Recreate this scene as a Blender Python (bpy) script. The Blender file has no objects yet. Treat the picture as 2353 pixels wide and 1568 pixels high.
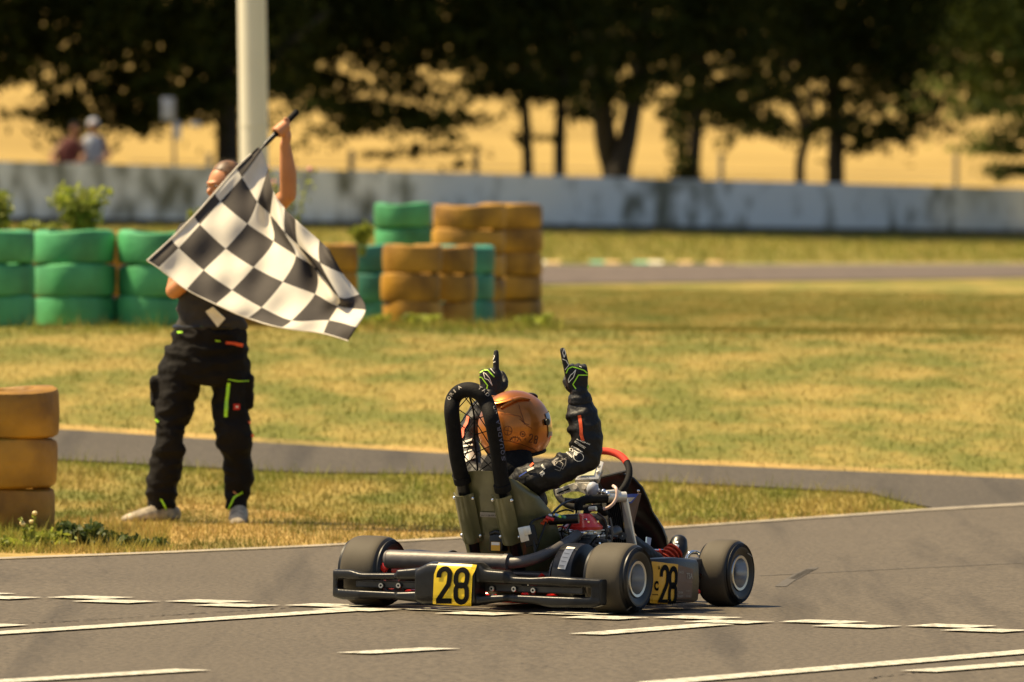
import bpy, bmesh, math, random
import numpy as np
from mathutils import Vector, Matrix, Euler
from mathutils.bvhtree import BVHTree
random.seed(7); RNG = np.random.default_rng(7)
S_ = bpy.context.scene; COL = S_.collection
rad = math.radians

# ------------------------------------------------------------ camera, light
CH = 1.9; FPX = 25200.0; PITCH = math.atan(436/FPX); D0 = 45.0
cam_d = bpy.data.cameras.new('camera'); cam = bpy.data.objects.new('camera', cam_d); COL.objects.link(cam)
cam.location = (0, 0, CH); cam.rotation_euler = (rad(90)-PITCH, 0, 0)
cam_d.sensor_width = 36; cam_d.lens = FPX/2353*36
cam_d.clip_start = 1; cam_d.clip_end = 3000
cam_d.dof.use_dof = True; cam_d.dof.focus_distance = 45.0; cam_d.dof.aperture_fstop = 6.6
S_.camera = cam
SUN_EL = rad(60); SUN_AZ_BACK = rad(12)      # sun high on the left
sdir = Vector((-math.cos(SUN_AZ_BACK)*math.cos(SUN_EL), math.sin(SUN_AZ_BACK)*math.cos(SUN_EL), math.sin(SUN_EL)))
sun_d = bpy.data.lights.new('sun', 'SUN'); sun = bpy.data.objects.new('sun', sun_d); COL.objects.link(sun)
sun_d.energy = 5.0; sun_d.angle = rad(0.5); sun_d.color = (1.0, .80, .49)
sun.rotation_euler = sdir.to_track_quat('Z', 'Y').to_euler(); sun.location = (-30, 30, 40)
w = bpy.data.worlds.new('World'); S_.world = w; w.use_nodes = True
wn = w.node_tree.nodes; sky = wn.new('ShaderNodeTexSky'); sky.sky_type = 'NISHITA'; sky.sun_disc = False
sky.sun_elevation = SUN_EL; sky.sun_rotation = math.atan2(sdir.x, sdir.y); sky.dust_density = 2.5; sky.air_density = 1.0
wn['Background'].inputs[1].default_value = .072
w.node_tree.links.new(sky.outputs[0], wn['Background'].inputs[0])
S_.view_settings.view_transform = 'Standard'; S_.view_settings.look = 'None'; S_.view_settings.exposure = 0.80; S_.view_settings.gamma = 1

# ------------------------------------------------------------ projection helpers
ca, sa = math.cos(PITCH), math.sin(PITCH); CO = Vector((0, 0, CH))
def ray(px, py):
    a = (px-1176.5)/FPX; b = (784-py)/FPX
    return Vector((a, ca+b*sa, -sa+b*ca))
def P(px, py, D):
    r = ray(px, py); return CO + r*(D/r.y)
def sm(t): t = np.clip(t, 0, 1); return t*t*(3-2*t)
def g(x, y):
    x = np.clip(x, -25, 25)
    r = .6*sm((y-56)/23) - .12*sm((y-79)/11) - .07*sm((y-92)/20) 
    t = -(.010 + .023*sm((y-100)/80))*(1-sm((y-270)/200))
    return r + t*x + np.where(y > 262, .065*(y-262), 0.0)
def gp(px, py):
    lo = 18.0; f = lambda y: (lambda q: q.z-float(g(q.x, y)))(P(px, py, y))
    y = lo
    while y < 900 and f(y) > 0: y += 1.0
    a, b = y-1, y
    for _ in range(30):
        m = (a+b)/2
        if f(m) > 0: a = m
        else: b = m
    q = P(px, py, (a+b)/2); return q
def proj(x, y, z):
    dz = z-CH; yc = y*ca - dz*sa; zc = y*sa + dz*ca
    return 1176.5+FPX*x/yc, 784-FPX*zc/yc

# ------------------------------------------------------------ materials
def lin(c): return tuple(((v/255)/12.92 if v/255 <= .04045 else ((v/255+.055)/1.055)**2.4) for v in c)
def mat(name, c, rough=.6, metal=0, var=.12, scale=12., bump=0., bscale=60., coat=0, trans=0, spec=.5, c2=None, sheen=0):
    m = bpy.data.materials.new(name); m.use_nodes = True; nt = m.node_tree; n = nt.nodes; L = nt.links
    b = n['Principled BSDF']; b.inputs['Roughness'].default_value = rough; b.inputs['Metallic'].default_value = metal
    b.inputs['Coat Weight'].default_value = coat; b.inputs['Specular IOR Level'].default_value = spec
    b.inputs['Coat Roughness'].default_value = .08
    tc = n.new('ShaderNodeTexCoord'); no = n.new('ShaderNodeTexNoise'); no.inputs['Scale'].default_value = scale
    no.inputs['Detail'].default_value = 5; L.new(tc.outputs['Object'], no.inputs['Vector'])
    mx = n.new('ShaderNodeMix'); mx.data_type = 'RGBA'
    a = tuple(max(0, v*(1-var)) for v in c); bb = c2 or tuple(min(1, v*(1+var)) for v in c)
    mx.inputs[6].default_value = (*a, 1); mx.inputs[7].default_value = (*bb, 1)
    rp = n.new('ShaderNodeMapRange'); rp.inputs[1].default_value = .35; rp.inputs[2].default_value = .65
    L.new(no.outputs[0], rp.inputs[0]); L.new(rp.outputs[0], mx.inputs[0]); L.new(mx.outputs[2], b.inputs['Base Color'])
    if bump:
        n2 = n.new('ShaderNodeTexNoise'); n2.inputs['Scale'].default_value = bscale; n2.inputs['Detail'].default_value = 3
        L.new(tc.outputs['Object'], n2.inputs['Vector'])
        bp = n.new('ShaderNodeBump'); bp.inputs['Strength'].default_value = bump; bp.inputs['Distance'].default_value = .02
        L.new(n2.outputs[0], bp.inputs['Height']); L.new(bp.outputs[0], b.inputs['Normal'])
    if trans:
        t = n.new('ShaderNodeBsdfTranslucent'); ms = n.new('ShaderNodeMixShader'); ms.inputs[0].default_value = trans
        L.new(mx.outputs[2], t.inputs[0]); L.new(b.outputs[0], ms.inputs[1]); L.new(t.outputs[0], ms.inputs[2])
        L.new(ms.outputs[0], n['Material Output'].inputs[0])
    return m

def ground_mat(name, green, straw, bias=0., blades=False, fine=3.0, dark=.55):
    """patchy dry grass: large noise mixes green and straw; position based so blades match the soil"""
    m = bpy.data.materials.new(name); m.use_nodes = True; nt = m.node_tree; n = nt.nodes; L = nt.links
    b = n['Principled BSDF']; b.inputs['Roughness'].default_value = .85; b.inputs['Specular IOR Level'].default_value = .15
    ge = n.new('ShaderNodeNewGeometry'); mp = n.new('ShaderNodeMapping'); mp.inputs['Scale'].default_value = (1, .35, 0)
    L.new(ge.outputs['Position'], mp.inputs[0])
    n1 = n.new('ShaderNodeTexNoise'); n1.inputs['Scale'].default_value = 1.3; n1.inputs['Detail'].default_value = 6; n1.inputs['Roughness'].default_value = .62
    n2 = n.new('ShaderNodeTexNoise'); n2.inputs['Scale'].default_value = fine*5; n2.inputs['Detail'].default_value = 4
    L.new(mp.outputs[0], n1.inputs['Vector']); L.new(mp.outputs[0], n2.inputs['Vector'])
    r = n.new('ShaderNodeMapRange'); r.inputs[1].default_value = .42+bias; r.inputs[2].default_value = .60+bias
    L.new(n1.outputs[0], r.inputs[0])
    mx = n.new('ShaderNodeMix'); mx.data_type = 'RGBA'; mx.inputs[6].default_value = (*green, 1); mx.inputs[7].default_value = (*straw, 1)
    L.new(r.outputs[0], mx.inputs[0])
    m2 = n.new('ShaderNodeMix'); m2.data_type = 'RGBA'; m2.blend_type = 'MULTIPLY'
    m2.inputs[0].default_value = 1
    cr = n.new('ShaderNodeMapRange'); cr.inputs[1].default_value = .3; cr.inputs[2].default_value = .7; cr.inputs[3].default_value = dark; cr.inputs[4].default_value = 1.15
    if blades:
        at = n.new('ShaderNodeAttribute'); at.attribute_name = 'v'; L.new(at.outputs['Fac'], cr.inputs[0]); cr.inputs[1].default_value = 0; cr.inputs[2].default_value = 1
    else: L.new(n2.outputs[0], cr.inputs[0])
    L.new(mx.outputs[2], m2.inputs[6]); L.new(cr.outputs[0], m2.inputs[7]); L.new(m2.outputs[2], b.inputs['Base Color'])
    if blades:
        t = n.new('ShaderNodeBsdfTranslucent'); ms = n.new('ShaderNodeMixShader'); ms.inputs[0].default_value = .25
        L.new(m2.outputs[2], t.inputs[0]); L.new(b.outputs[0], ms.inputs[1]); L.new(t.outputs[0], ms.inputs[2]); L.new(ms.outputs[0], n['Material Output'].inputs[0])
    return m

def asphalt_mat(name, c, streak=.2):
    m = bpy.data.materials.new(name); m.use_nodes = True; nt = m.node_tree; n = nt.nodes; L = nt.links
    b = n['Principled BSDF']; b.inputs['Roughness'].default_value = .8; b.inputs['Specular IOR Level'].default_value = .25
    ge = n.new('ShaderNodeNewGeometry')
    def noise(sc, scale, det=4):
        mp = n.new('ShaderNodeMapping'); mp.inputs['Scale'].default_value = sc; mp.inputs['Rotation'].default_value = (0, 0, rad(30))
        L.new(ge.outputs['Position'], mp.inputs[0]); q = n.new('ShaderNodeTexNoise'); q.inputs['Scale'].default_value = scale; q.inputs['Detail'].default_value = det
        L.new(mp.outputs[0], q.inputs['Vector']); return q
    a = noise((1, 1, 0), .5); s = noise((3.0, .12, 0), 1.2, 5); f = noise((1, .45, 1), 42, 3); sp = noise((1, .35, 1), 38, 1)
    base = n.new('ShaderNodeMix'); base.data_type = 'RGBA'; base.inputs[6].default_value = (*[v*.86 for v in c], 1); base.inputs[7].default_value = (*[v*1.12 for v in c], 1); L.new(a.outputs[0], base.inputs[0])
    def mul(prev, src, lo, hi, olo, ohi):
        r = n.new('ShaderNodeMapRange'); r.inputs[1].default_value = lo; r.inputs[2].default_value = hi; r.inputs[3].default_value = olo; r.inputs[4].default_value = ohi
        L.new(src.outputs[0], r.inputs[0]); k = n.new('ShaderNodeMix'); k.data_type = 'RGBA'; k.blend_type = 'MULTIPLY'; k.inputs[0].default_value = 1
        L.new(prev, k.inputs[6]); L.new(r.outputs[0], k.inputs[7]); return k.outputs[2]
    o = mul(base.outputs[2], s, .52, .68, 1, 1-streak); o = mul(o, f, .3, .7, .72, 1.28); o = mul(o, sp, .68, .76, 1, .55)
    L.new(o, b.inputs['Base Color'])
    bp = n.new('ShaderNodeBump'); bp.inputs['Strength'].default_value = .5; bp.inputs['Distance'].default_value = .01; L.new(f.outputs[0], bp.inputs['Height']); L.new(bp.outputs[0], b.inputs['Normal'])
    return m

def wall_mat():
    m = bpy.data.materials.new('stained_concrete'); m.use_nodes = True; nt = m.node_tree; n = nt.nodes; L = nt.links
    b = n['Principled BSDF']; b.inputs['Roughness'].default_value = .8
    ge = n.new('ShaderNodeNewGeometry')
    mp = n.new('ShaderNodeMapping'); mp.inputs['Scale'].default_value = (1.9, .0, .9); L.new(ge.outputs['Position'], mp.inputs[0])
    a = n.new('ShaderNodeTexNoise'); a.inputs['Scale'].default_value = 1.5; a.inputs['Detail'].default_value = 6; L.new(mp.outputs[0], a.inputs['Vector'])
    mp2 = n.new('ShaderNodeMapping'); mp2.inputs['Scale'].default_value = (.17, 0, .1); mp2.inputs['Location'].default_value = (3.1, 0, 0); L.new(ge.outputs['Position'], mp2.inputs[0])
    c = n.new('ShaderNodeTexNoise'); c.inputs['Scale'].default_value = 1.6; L.new(mp2.outputs[0], c.inputs['Vector'])
    add = n.new('ShaderNodeMath'); add.operation = 'ADD'; L.new(a.outputs[0], add.inputs[0]); L.new(c.outputs[0], add.inputs[1])
    r = n.new('ShaderNodeMapRange'); r.inputs[1].default_value = .93; r.inputs[2].default_value = 1.16; L.new(add.outputs[0], r.inputs[0])
    mx = n.new('ShaderNodeMix'); mx.data_type = 'RGBA'; mx.inputs[6].default_value = (.80, .83, .82, 1); mx.inputs[7].default_value = (.16, .165, .12, 1)
    L.new(r.outputs[0], mx.inputs[0]); L.new(mx.outputs[2], b.inputs['Base Color']); return m

M = {}
M['soil'] = ground_mat('dry_grass_ground', (.14, .142, .025), (.29, .218, .055), bias=.0, dark=.82)
M['blades'] = ground_mat('grass_blade', (.160, .168, .028), (.315, .238, .060), bias=.0, blades=True, dark=.84)
M['blades_green'] = ground_mat('green_grass_blade', (.27, .29, .045), (.42, .33, .09), bias=.02, blades=True, dark=.7)
M['asphalt'] = asphalt_mat('asphalt', (.101, .083, .058), .34)
M['asphalt2'] = asphalt_mat('rough_asphalt', (.076, .064, .046), .35)
M['asphalt3'] = asphalt_mat('far_asphalt', (.118, .092, .072), .15)
M['edge'] = mat('pale_edge', (.30, .26, .19), .8, var=.25, scale=8)
M['paint'] = mat('worn_white_paint', (.24, .22, .17), .7, var=.0, scale=30, bump=.4, bscale=40, c2=(.66, .63, .50))
M['wall'] = wall_mat()
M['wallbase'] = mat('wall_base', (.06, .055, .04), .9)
M['wheat'] = mat('wheat', (.345, .243, .082), .9, var=.13, scale=.12, spec=.05)
def P_mat_bark(): return mat('bark', (.035, .028, .02), .9, var=.3, bump=.8, bscale=20)
M['bark'] = P_mat_bark()
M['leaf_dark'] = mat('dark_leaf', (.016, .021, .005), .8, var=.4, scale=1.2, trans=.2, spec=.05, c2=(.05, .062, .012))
M['leaf_mid'] = mat('sunlit_leaf', (.075, .10, .02), .6, var=.3, scale=1.1, c2=(.26, .31, .07), trans=.35, spec=.2)  # sunlight on the right-hand tree is put into this lighter leaf colour
M['leaf_bush'] = mat('bush_leaf', (.30, .34, .045), .6, var=.35, scale=6, trans=.45)
M['leaf_weed'] = mat('weed_leaf', (.07, .10, .015), .6, var=.4, scale=6, trans=.3)
M['petal'] = mat('pink_petal', (.6, .22, .3), .6)
M['petal_y'] = mat('cream_petal', (.6, .48, .2), .6)
M['t_green'] = mat('green_tyre_paint', (.045, .24, .085), .5, var=.15, scale=3, c2=(.085, .40, .155), bump=.15, bscale=30)
M['t_teal'] = mat('teal_tyre_paint', (.04, .22, .15), .55, var=.2, scale=4, c2=(.05, .28, .19), bump=.2, bscale=30)
M['t_yellow'] = mat('yellow_tyre_paint', (.25, .12, .009), .6, var=.22, scale=3.2, c2=(.50, .26, .020), bump=.25, bscale=30)
M['black'] = mat('black_plastic', (.008, .008, .0075), .36, var=.25, scale=30, spec=.38, bump=.05, bscale=90)
M['black_soft'] = mat('black_foam', (.0055, .005, .0045), .75, var=.3, scale=40, bump=.15, bscale=140, spec=.2)
M['rubber'] = mat('black_rubber', (.012, .0115, .010), .42, var=.2, spec=.5)
M['tread'] = mat('dusty_tread', (.072, .060, .040), .7, var=.12, scale=5, spec=.3)
M['rim'] = mat('satin_rim', (.62, .62, .60), .28, metal=.9, var=.05)
M['chrome'] = mat('chrome', (.80, .80, .78), .12, metal=1, var=.03)
M['alu'] = mat('aluminium', (.72, .69, .60), .38, metal=.55, var=.1)
M['dkmetal'] = mat('dark_metal', (.07, .068, .065), .42, metal=.6, var=.2)
M['exhaust'] = mat('exhaust_steel', (.11, .10, .092), .5, metal=.35, var=.12, scale=25, bump=.1, bscale=30)
M['red'] = mat('red_paint', (.72, .018, .010), .3, var=.1, coat=.4)
M['redcloth'] = mat('red_suede', (.62, .035, .012), .8, var=.1)
M['rustcloth'] = mat('rust_orange_cloth', (.50, .045, .012), .85, var=.3, scale=60, bump=.4)
M['orange'] = mat('orange_print', (.85, .10, .015), .6, var=.15)
M['seat'] = mat('olive_seat', (.105, .098, .036), .34, var=.2, scale=9, coat=.3, c2=(.15, .138, .054))
M['yellow'] = mat('yellow_panel', (.90, .62, .02), .4, var=.03)
M['yellow_d'] = mat('amber_panel', (.74, .38, .02), .4, var=.08)
M['ink'] = mat('black_ink', (.008, .008, .008), .8, spec=.08)
M['brown'] = mat('brown_panel', (.17, .10, .062), .6, var=.15)
M['white'] = mat('white_print', (.85, .80, .66), .6, var=.04)
M['greyprint'] = mat('grey_print', (.32, .28, .22), .6)
M['violet'] = mat('blue_grey_print', (.10, .10, .15), .6)
M['lime'] = mat('lime_trim', (.42, .85, .03), .5)
M['blue'] = mat('blue_print', (.03, .07, .35), .5)
M['skyblue'] = mat('pale_blue_plate', (.35, .52, .70), .3)
M['suit'] = mat('black_race_suit', (.0055, .005, .0045), .55, var=.3, scale=14, bump=.9, bscale=13, spec=.35)
M['glove'] = mat('black_glove', (.006, .006, .006), .6, var=.2, bump=.3, bscale=60, spec=.4)
M['helmet'] = mat('copper_helmet', (.60, .18, .024), .36, metal=.75, var=.2, scale=5, coat=.35, c2=(.66, .22, .032))
M['visor'] = mat('dark_visor', (.03, .02, .08), .08, metal=.4, coat=1)
M['helmline'] = mat('helmet_line', (.16, .05, .018), .4)
M['skin'] = mat('skin', (.56, .24, .105), .5, var=.08, scale=10)
M['hair'] = mat('brown_hair', (.13, .065, .026), .5, var=.5, scale=30)
M['tee'] = mat('charcoal_tshirt', (.034, .029, .024), .85, var=.15, bump=.6, bscale=9)
M['trousers'] = mat('black_work_trousers', (.0075, .006, .005), .8, var=.35, scale=5, bump=1.0, bscale=8, spec=.2)
M['shoe'] = mat('grey_shoe', (.22, .18, .13), .8, var=.2, scale=18, c2=(.55, .47, .33))
M['shoesole'] = mat('brown_shoe', (.16, .10, .05), .8)
M['flagw'] = mat('white_flag_cloth', (.86, .81, .70), .75, var=.03, trans=.35)
M['flagk'] = mat('black_flag_cloth', (.062, .052, .044), .8, var=.1, trans=.22)
M['pole'] = mat('cream_pole', (.78, .74, .60), .5, var=.04, scale=2)
M['paper'] = mat('white_paper', (.85, .8, .66), .6)
M['bluecloth'] = mat('pale_blue_cloth', (.42, .46, .56), .8)
M['dkred'] = mat('dark_red_cloth', (.08, .012, .01), .8)
M['greysign'] = mat('grey_sign', (.38, .40, .46), .5)
M['wood'] = mat('weathered_post', (.26, .23, .18), .9)
M['silencer_tape'] = mat('off_white_sticker', (.78, .72, .60), .5)
M['core'] = mat('radiator_core', (.16, .15, .13), .5, metal=.5, var=.4, scale=80)
M['hose'] = mat('clear_hose', (.75, .55, .45), .15, var=.1)
M['screen'] = mat('lap_timer_screen', (.72, .70, .42), .2, coat=.5)
M['helmline'].node_tree.nodes['Principled BSDF'].inputs['Specular IOR Level'].default_value = .2

# ------------------------------------------------------------ mesh builder
class MB:
    def __init__(s): s.v = []; s.f = []; s.m = []
    def add(s, vs, fs, m=0):
        o = len(s.v); s.v += [tuple(q) for q in vs]; s.f += [tuple(i+o for i in f) for f in fs]; s.m += [m]*len(fs); return s
    def box(s, c, d, R=None, m=0):
        c = Vector(c); vs = []
        for x in (-1, 1):
            for y in (-1, 1):
                for z in (-1, 1):
                    q = Vector((x*d[0]/2, y*d[1]/2, z*d[2]/2)); vs.append(c+(R @ q if R else q))
        return s.add(vs, [(0, 1, 3, 2), (4, 6, 7, 5), (0, 4, 5, 1), (2, 3, 7, 6), (0, 2, 6, 4), (1, 5, 7, 3)], m)
    def tube(s, pts, r, n=12, m=0, smooth=0, up=None, roundcap=False, closed=False):
        pts = [Vector(p) for p in pts]; rr = list(r) if hasattr(r, '__len__') and not (isinstance(r, tuple) and len(r) == 2 and len(pts) != 2) else [r]*len(pts)
        rr = [(q, q) if not hasattr(q, '__len__') else q for q in rr]
        if smooth:
            P2 = []; R2 = []; N = len(pts)
            for i in range(N-1):
                p0 = pts[max(i-1, 0)]; p1 = pts[i]; p2 = pts[i+1]; p3 = pts[min(i+2, N-1)]
                for k in range(smooth):
                    t = k/smooth
                    P2.append(.5*((2*p1)+(p2-p0)*t+(2*p0-5*p1+4*p2-p3)*t*t+(3*p1-p0-3*p2+p3)*t**3))
                    R2.append(tuple(rr[i][j]*(1-sm(t))+rr[i+1][j]*sm(t) for j in (0, 1)))
            P2.append(pts[-1]); R2.append(rr[-1]); pts, rr = P2, R2
        if roundcap and not closed:
            a, b = pts[0], pts[-1]; da = (pts[0]-pts[1]).normalized(); db = (pts[-1]-pts[-2]).normalized()
            ra, rb = rr[0], rr[-1]
            pre = [(a+da*min(ra)*q, (ra[0]*w_, ra[1]*w_)) for q, w_ in ((.97, .2), (.8, .6), (.45, .89))]
            post = [(b+db*min(rb)*q, (rb[0]*w_, rb[1]*w_)) for q, w_ in ((.45, .89), (.8, .6), (.97, .2))]
            pts = [q[0] for q in pre]+pts+[q[0] for q in post]; rr = [q[1] for q in pre]+rr+[q[1] for q in post]
        N = len(pts); t0 = (pts[1]-pts[0]).normalized()
        u = Vector(up) if up else (Vector((0, 0, 1)) if abs(t0.z) < .9 else Vector((1, 0, 0)))
        rings = []
        for i in range(N):
            if closed: t = (pts[(i+1) % N]-pts[i-1]).normalized()
            else: t = (pts[min(i+1, N-1)]-pts[max(i-1, 0)]).normalized()
            if up and not closed and False: u = Vector(up)
            u = (u-t*u.dot(t)); u = u.normalized() if u.length > 1e-6 else t.orthogonal().normalized(); sd = t.cross(u)
            rings.append([pts[i]+sd*(math.cos(2*math.pi*k/n)*rr[i][0])+u*(math.sin(2*math.pi*k/n)*rr[i][1]) for k in range(n)])
        vs = [q for rg in rings for q in rg]; fs = []
        for i in range(N if closed else N-1):
            j = (i+1) % N
            for k in range(n): fs.append((i*n+k, i*n+(k+1) % n, j*n+(k+1) % n, j*n+k))
        if not closed: fs += [tuple(range(n))[::-1], tuple((N-1)*n+k for k in range(n))]
        return s.add(vs, fs, m)
    def lathe(s, prof, c, axis='z', n=40, mats=None, closed=True, T=None):
        vs = []; fs = []; ms = []; k_ = len(prof)
        for i in range(n):
            a = 2*math.pi*i/n
            for (r_, h) in prof:
                q = (r_*math.cos(a), r_*math.sin(a), h)
                if axis == 'x': q = (q[2], q[0], q[1])
                if axis == 'y': q = (q[0], q[2], q[1])
                q = Vector(q); q = T @ q if T else q
                vs.append(Vector(c)+q)
        o = len(s.v); s.v += [tuple(q) for q in vs]
        for i in range(n):
            j = (i+1) % n
            for k in range(k_ if closed else k_-1):
                l = (k+1) % k_
                s.f.append(tuple(o+q for q in (i*k_+k, j*k_+k, j*k_+l, i*k_+l))); s.m.append(mats[k] if mats else 0)
        return s
    def ell(s, c, r, R=None, n=20, k=12, m=0):
        vs = []; fs = []; c = Vector(c)
        for i in range(k+1):
            th = math.pi*i/k
            for j in range(n):
                ph = 2*math.pi*j/n; q = Vector((r[0]*math.sin(th)*math.cos(ph), r[1]*math.sin(th)*math.sin(ph), r[2]*math.cos(th)))
                vs.append(c+(R @ q if R else q))
        for i in range(k):
            for j in range(n): fs.append((i*n+j, i*n+(j+1) % n, (i+1)*n+(j+1) % n, (i+1)*n+j))
        return s.add(vs, fs, m)
    def build(s, name, mats, parent=None, wr=None, smooth=True, bevel=0, remesh=0, sms=0, matrix=None, weld=False):
        me = bpy.data.meshes.new(name); me.from_pydata(s.v, [], s.f)
        mats = mats if isinstance(mats, (list, tuple)) else [mats]
        for q in mats: me.materials.append(M[q] if isinstance(q, str) else q)
        me.polygons.foreach_set('material_index', s.m)
        bm = bmesh.new(); bm.from_mesh(me)
        if weld: bmesh.ops.remove_doubles(bm, verts=bm.verts, dist=1e-5)
        bmesh.ops.recalc_face_normals(bm, faces=bm.faces); bm.to_mesh(me); bm.free()
        o = bpy.data.objects.new(name, me); COL.objects.link(o)
        if remesh or bevel or sms:
            if remesh:
                q = o.modifiers.new('r', 'REMESH'); q.mode = 'VOXEL'; q.voxel_size = remesh; q.use_smooth_shade = True
            if bevel:
                q = o.modifiers.new('b', 'BEVEL'); q.width = bevel; q.segments = 2; q.limit_method = 'ANGLE'
            if sms:
                q = o.modifiers.new('s', 'SMOOTH'); q.iterations = sms; q.factor = .5
            dg = bpy.context.evaluated_depsgraph_get(); dg.update()
            me2 = bpy.data.meshes.new_from_object(o.evaluated_get(dg)); o.modifiers.clear(); o.data = me2; me2.name = name; me = me2
        if wr:
            from mathutils import noise
            amp, fr = wr; nv = [v.normal.copy() for v in me.vertices]
            for v, n0 in zip(me.vertices, nv):
                q = v.co; a_ = noise.noise(Vector((q.x*fr, q.y*fr, q.z*fr*1.7))); c_ = noise.noise(Vector((q.x*fr*2.3+5, q.y*fr*2.3, q.z*fr*4)))
                v.co = q+n0*amp*(1-2*abs(a_)*1.3+.5*c_)
        if smooth: me.polygons.foreach_set('use_smooth', [True]*len(me.polygons))
        if smooth and not remesh:
            me.update()
            try: me.set_sharp_from_angle(angle=rad(38))
            except Exception: pass
        if parent: o.parent = parent
        if matrix is not None: o.matrix_world = matrix
        return o

def tag(o, label=None, cat=None, group=None, kind=None):
    for k, v in (('label', label), ('category', cat), ('group', group), ('kind', kind)):
        if v: o[k] = v
    return o
def empty(name, loc=(0, 0, 0), matrix=None):
    o = bpy.data.objects.new(name, None); COL.objects.link(o); o.empty_display_size = .1
    if matrix is not None: o.matrix_world = matrix
    else: o.location = loc
    return o

# 2-D shapes (for lettering): strokes and text as lists of polygons
def stroke(pts, w_, closed=False, step=None):
    p = [Vector((a, b)) for a, b in pts]
    if closed: p.append(p[0])
    if step:
        q = [p[0]]
        for a, b in zip(p, p[1:]):
            k = max(1, int((b-a).length/step))
            for i in range(1, k+1): q.append(a+(b-a)*i/k)
        p = q
    n = len(p); L_ = []; R_ = []
    for i in range(n):
        if closed and i in (0, n-1): t = (p[1]-p[0]).normalized()+(p[-1]-p[-2]).normalized()
        else:
            t = Vector((0, 0))
            if i > 0: t += (p[i]-p[i-1]).normalized()
            if i < n-1: t += (p[i+1]-p[i]).normalized()
        if t.length < 1e-6: t = p[min(i+1, n-1)]-p[max(i-1, 0)]
        t.normalize(); nn = Vector((-t.y, t.x)); L_.append(p[i]+nn*w_/2); R_.append(p[i]-nn*w_/2)
    return [[tuple(L_[i]), tuple(L_[i+1]), tuple(R_[i+1]), tuple(R_[i])] for i in range(n-1)]
def arc(cx, cy, rx, ry, a0, a1, n=12): return [(cx+rx*math.cos(rad(a0+(a1-a0)*i/n)), cy+ry*math.sin(rad(a0+(a1-a0)*i/n))) for i in range(n+1)]
def d2(w_=.44, s_=.135):
    r = w_/2-s_/2; x0 = w_/2
    return stroke([(s_/2, .70)]+arc(x0, 1-s_/2-r, r, r, 175, -10, 10)+[(w_-s_/2, .62), (w_-s_*.7, .50), (s_*.62, s_*.9), (s_*.55, s_/2)], s_) + stroke([(0, s_/2), (w_, s_/2)], s_)
def d8(w_=.46, s_=.135):
    r = w_/2-s_/2; h = .5
    def ring(y0, y1):
        rr = min(r, (y1-y0)/2); c = []
        c += arc(w_/2, y1-rr, r, rr, 0, 180, 10); c += arc(w_/2, y0+rr, r, rr, 180, 360, 10); return stroke(c, s_, closed=True)
    return ring(s_/2, .53)+ring(.47+.02, 1-s_/2)
def dense(polys, m_=.06):
    out = []
    for p in polys:
        if len(p) != 4: out.append(p); continue
        a, b_, c, d = [Vector(q) for q in p]; n_ = max(1, int(max((b_-a).length, (c-d).length)/m_)); w2 = max(1, int((a-d).length/m_))
        for i in range(n_):
            for j in range(w2):
                f_ = lambda s_, t_: tuple((a*(1-s_)+b_*s_)*(1-t_)+(d*(1-s_)+c*s_)*t_)
                out.append([f_(i/n_, j/w2), f_((i+1)/n_, j/w2), f_((i+1)/n_, (j+1)/w2), f_(i/n_, (j+1)/w2)])
    return out
def shape(polys, sx, sy, ox, oy, rot=0):
    c, s = math.cos(rot), math.sin(rot); out = []
    for pl in polys: out.append([(ox+c*x*sx-s*y*sy, oy+s*x*sx+c*y*sy) for x, y in pl])
    return out
_tc = {}
def text2(body, off=0.0):
    if (body, off) in _tc: return _tc[(body, off)]
    cu = bpy.data.curves.new('t', 'FONT'); cu.body = body; cu.size = 1; cu.offset = off; cu.resolution_u = 3
    ob = bpy.data.objects.new('t', cu); COL.objects.link(ob); bpy.context.view_layer.update()
    me = bpy.data.meshes.new_from_object(ob.evaluated_get(bpy.context.evaluated_depsgraph_get()))
    pl = [[(me.vertices[i].co.x, me.vertices[i].co.y) for i in p.vertices] for p in me.polygons]
    bpy.data.objects.remove(ob); bpy.data.curves.remove(cu); bpy.data.meshes.remove(me)
    xs = [q[0] for p in pl for q in p] or [0]; x0 = min(xs); w_ = max(xs)-x0 or 1
    pl = [[((x-x0)/w_, y/.72) for x, y in p] for p in pl]      # unit width, cap height 1
    _tc[(body, off)] = pl; return pl
def bvh_of(o):
    me = o.data; return BVHTree.FromPolygons([v.co.copy() for v in me.vertices], [tuple(p.vertices) for p in me.polygons])
def pxdecal(name, polys, matn, parent, MW, bvh, off=.0015):
    """lay flat lettering on a real curved surface: each vertex found on the surface along the sight line, lifted by off"""
    inv = MW.inverted(); o_ = inv @ CO; R = inv.to_3x3(); vs = []; fs = []; cache = {}
    def hit(x, y):
        key = (round(x, 2), round(y, 2))
        if key in cache: return cache[key]
        d = (R @ ray(x, y)).normalized(); h = bvh.ray_cast(o_, d, 200)
        if h[0] is None: cache[key] = None; return None
        nn = h[1]; nn = -nn if nn.dot(d) > 0 else nn
        vs.append(h[0]+nn*off-d*off); cache[key] = len(vs)-1; return cache[key]
    for p in polys:
        q = [hit(*c) for c in p]
        if all(i is not None for i in q) and len(set(q)) > 2:
            co = [vs[i] for i in q]
            if max((a-co[0]).length for a in co) < .12: fs.append(q)
    if not fs: return None
    b = MB(); b.add(vs, fs); return b.build(name, matn, parent, smooth=False)

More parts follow.
